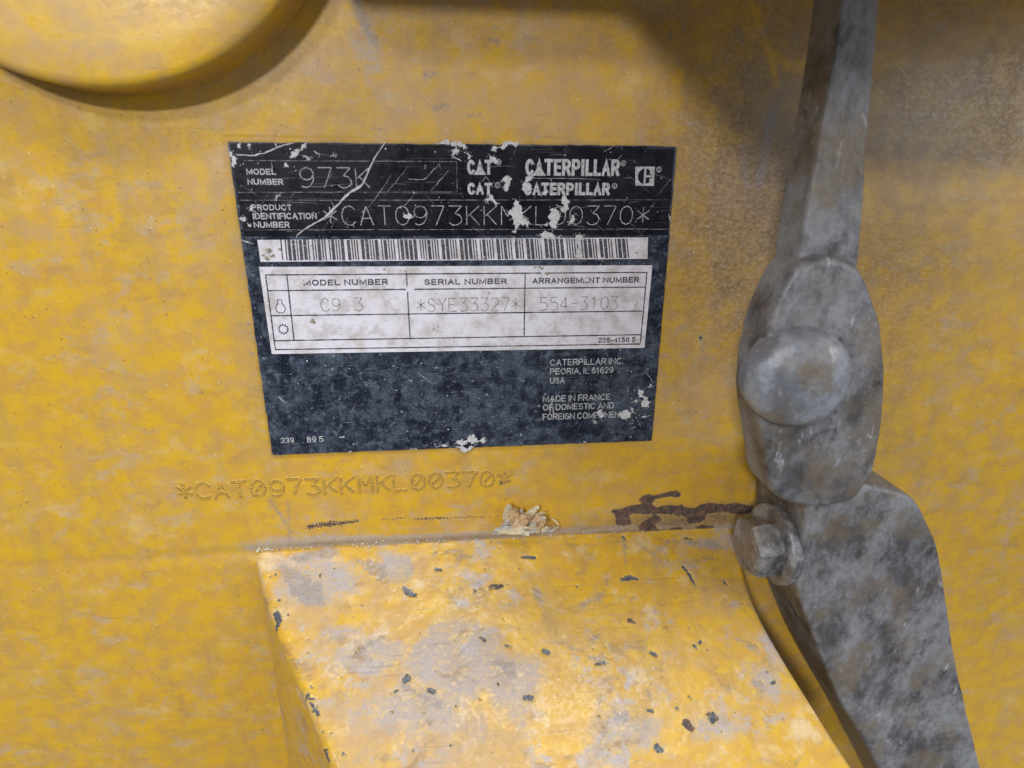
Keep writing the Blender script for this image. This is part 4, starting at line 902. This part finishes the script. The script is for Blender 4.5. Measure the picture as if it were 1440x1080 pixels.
# ------------------------------------------------------------------ grey linkage on the right, nearer the camera
arm = thing('linkage_arm', 'dusty grey steel linkage arm with domed pin, upright at the right of the data plate', 'linkage arm')
def extruded(name, px, yf, yb, rr, mat, parent, dome=0.0, seed=1, amp=.5, n=160, rings=14):
    pts = [np.array(on_y(x, y, yb))[[0, 2]] for x, y in px]; pts = [tuple(p) for p in pts] + [tuple(pts[0])]
    per = sum(math.dist(a_, b_) for a_, b_ in zip(pts[:-1], pts[1:])); q = resample(pts, per / n)[:n]; q = np.array(q)
    for _ in range(2): q = (np.roll(q, 1, 0) + 2 * q + np.roll(q, -1, 0)) / 4
    c = q.mean(0); n = len(q); V = []; Fc = []
    dirs = c - q; L = np.linalg.norm(dirs, axis=1, keepdims=True); un = dirs / L
    prof = [(0, yb), (0, yb + (yf - yb) * .35), (0, yb + (yf - yb) * .7), (0, yf + rr)]
    for k in range(1, 6): th = k / 5 * math.pi / 2; prof.append((rr * (1 - math.cos(th)), yf + rr * (1 - math.sin(th))))
    rows_ = []
    for ins, y in prof:
        p = q + un * ins; rows_.append((p, np.full(n, y)))
    for k in range(1, rings):
        f_ = k / rings; p = (q + un * rr) * (1 - f_) + c * f_; rows_.append((p, np.full(n, yf - dome * (1 - (1 - f_) ** 2))))
    for p, y in rows_:
        d = amp * vnoise(p[:, 0] + 300, p[:, 1] + y * 0 + 500, 14, seed, 4, .6); e_ = amp * .8 * vnoise(p[:, 0] * .3 + y * 1.0 + 900, p[:, 1] + 40, 7, seed + 3, 3)
        for i in range(n): V.append((p[i, 0] + un[i, 0] * e_[i], y[i] + d[i], p[i, 1] + un[i, 1] * e_[i]))
    m = len(rows_)
    for j in range(m - 1):
        for i in range(n): Fc.append((j * n + i, j * n + (i + 1) % n, (j + 1) * n + (i + 1) % n, (j + 1) * n + i))
    V.append((c[0], yf - dome, c[1])); z_ = len(V) - 1
    for i in range(n): Fc.append(((m - 1) * n + i, (m - 1) * n + (i + 1) % n, z_))
    return keep(mesh_obj(name, V, Fc, mat, parent, True))
extruded('upper_link', [(1150, -40), (1134, 80), (1117, 190), (1106, 260), (1092, 345), (1088, 380), (1095, 440), (1160, 450), (1175, 300), (1185, 120), (1195, -40)], -50, -36, 2.0, M_GREY, arm, 0, 3, .3)
extruded('pin_lug', [(1086, 363), (1072, 385), (1058, 415), (1047, 450), (1038, 490), (1035, 530), (1038, 570), (1045, 610), (1050, 650), (1055, 664), (1073, 678), (1120, 686), (1165, 676), (1188, 640), (1200, 580), (1204, 510), (1196, 440), (1178, 390), (1160, 362), (1120, 352)], -56, -40, 2.6, M_GREY, arm, 1.2, 6, .35)
def project(p):
    q = ROT.T @ (np.array(p) - CAM); return (720 + F_PX * q[0] / -q[2], 540 - F_PX * q[1] / -q[2])
hb_ = on_y(1046, 770, -32); xb = hb_[0] + 15.6
lowx = [project((xb + dx_, -10, z)) for dx_, z in ((-4, hb_[2] + 34), (-1, hb_[2] + 22), (0, hb_[2] + 10), (0, hb_[2]), (0, hb_[2] - 10))]
extruded('lower_body', lowx + [(1100, 868), (1124, 915), (1160, 975), (1215, 1080), (1250, 1150), (1330, 1150), (1300, 1000), (1260, 850), (1230, 700), (1200, 640), (1120, 620)], -46, -10, 2.2, M_GREY, arm, 0, 9, .4)
# domed pin end: turned in steps, tilted a little
dc = on_y(1118, 530, -57)
lathe('domed_pin', dc, (-.10, -1, -.05), [(16.5, -4), (16.8, 0), (16.4, 2.5), (15.4, 4.6), (13.4, 6.4), (10, 7.8), (5.5, 8.6), (1.5, 8.8)], 90, M_DOME, arm, noise=.22, seed=3)
pc = on_y(1064, 520, -50)
lathe('retainer_tab', pc, (-.6, -1, .1), [(5, -5), (5, 0), (4.2, 1.4), (2, 2)], 24, M_GREY, arm, noise=.35, seed=8)
# bolt beside the step
bolt = bpy.data.objects.new('bolt', None); bolt.empty_display_size = .01; link(bolt, arm)
ax = Vector((-1, -.06, -.04)).normalized()
hb = Vector(on_y(1046, 770, -32)); wc = hb - ax * 12
o = lathe('washer', wc, ax, [(16, -3.5), (16.6, -2.5), (16.6, 0), (16, 1.0), (13.5, 1.4), (11, 1.2)], 60, M_BOLT, bolt, noise=.07, seed=4)
o = lathe('bolt_head', wc, ax, [(12.0, 1.0), (12.2, 3), (12.2, 9.5), (11.4, 11.2), (9.8, 12), (6, 12.1), (3, 11.8)], 60, M_BOLT, bolt, noise=.05, hexn=6, seed=2, smooth=False)
o = lathe('bolt_shank', wc, ax, [(8, -34), (8, -3)], 30, M_BOLT, bolt)
print('tris', sum(len(o.data.loop_triangles) or sum(len(p.vertices) - 2 for p in o.data.polygons) for o in bpy.data.objects if o.type == 'MESH' and len(o.data.polygons) < 50000))
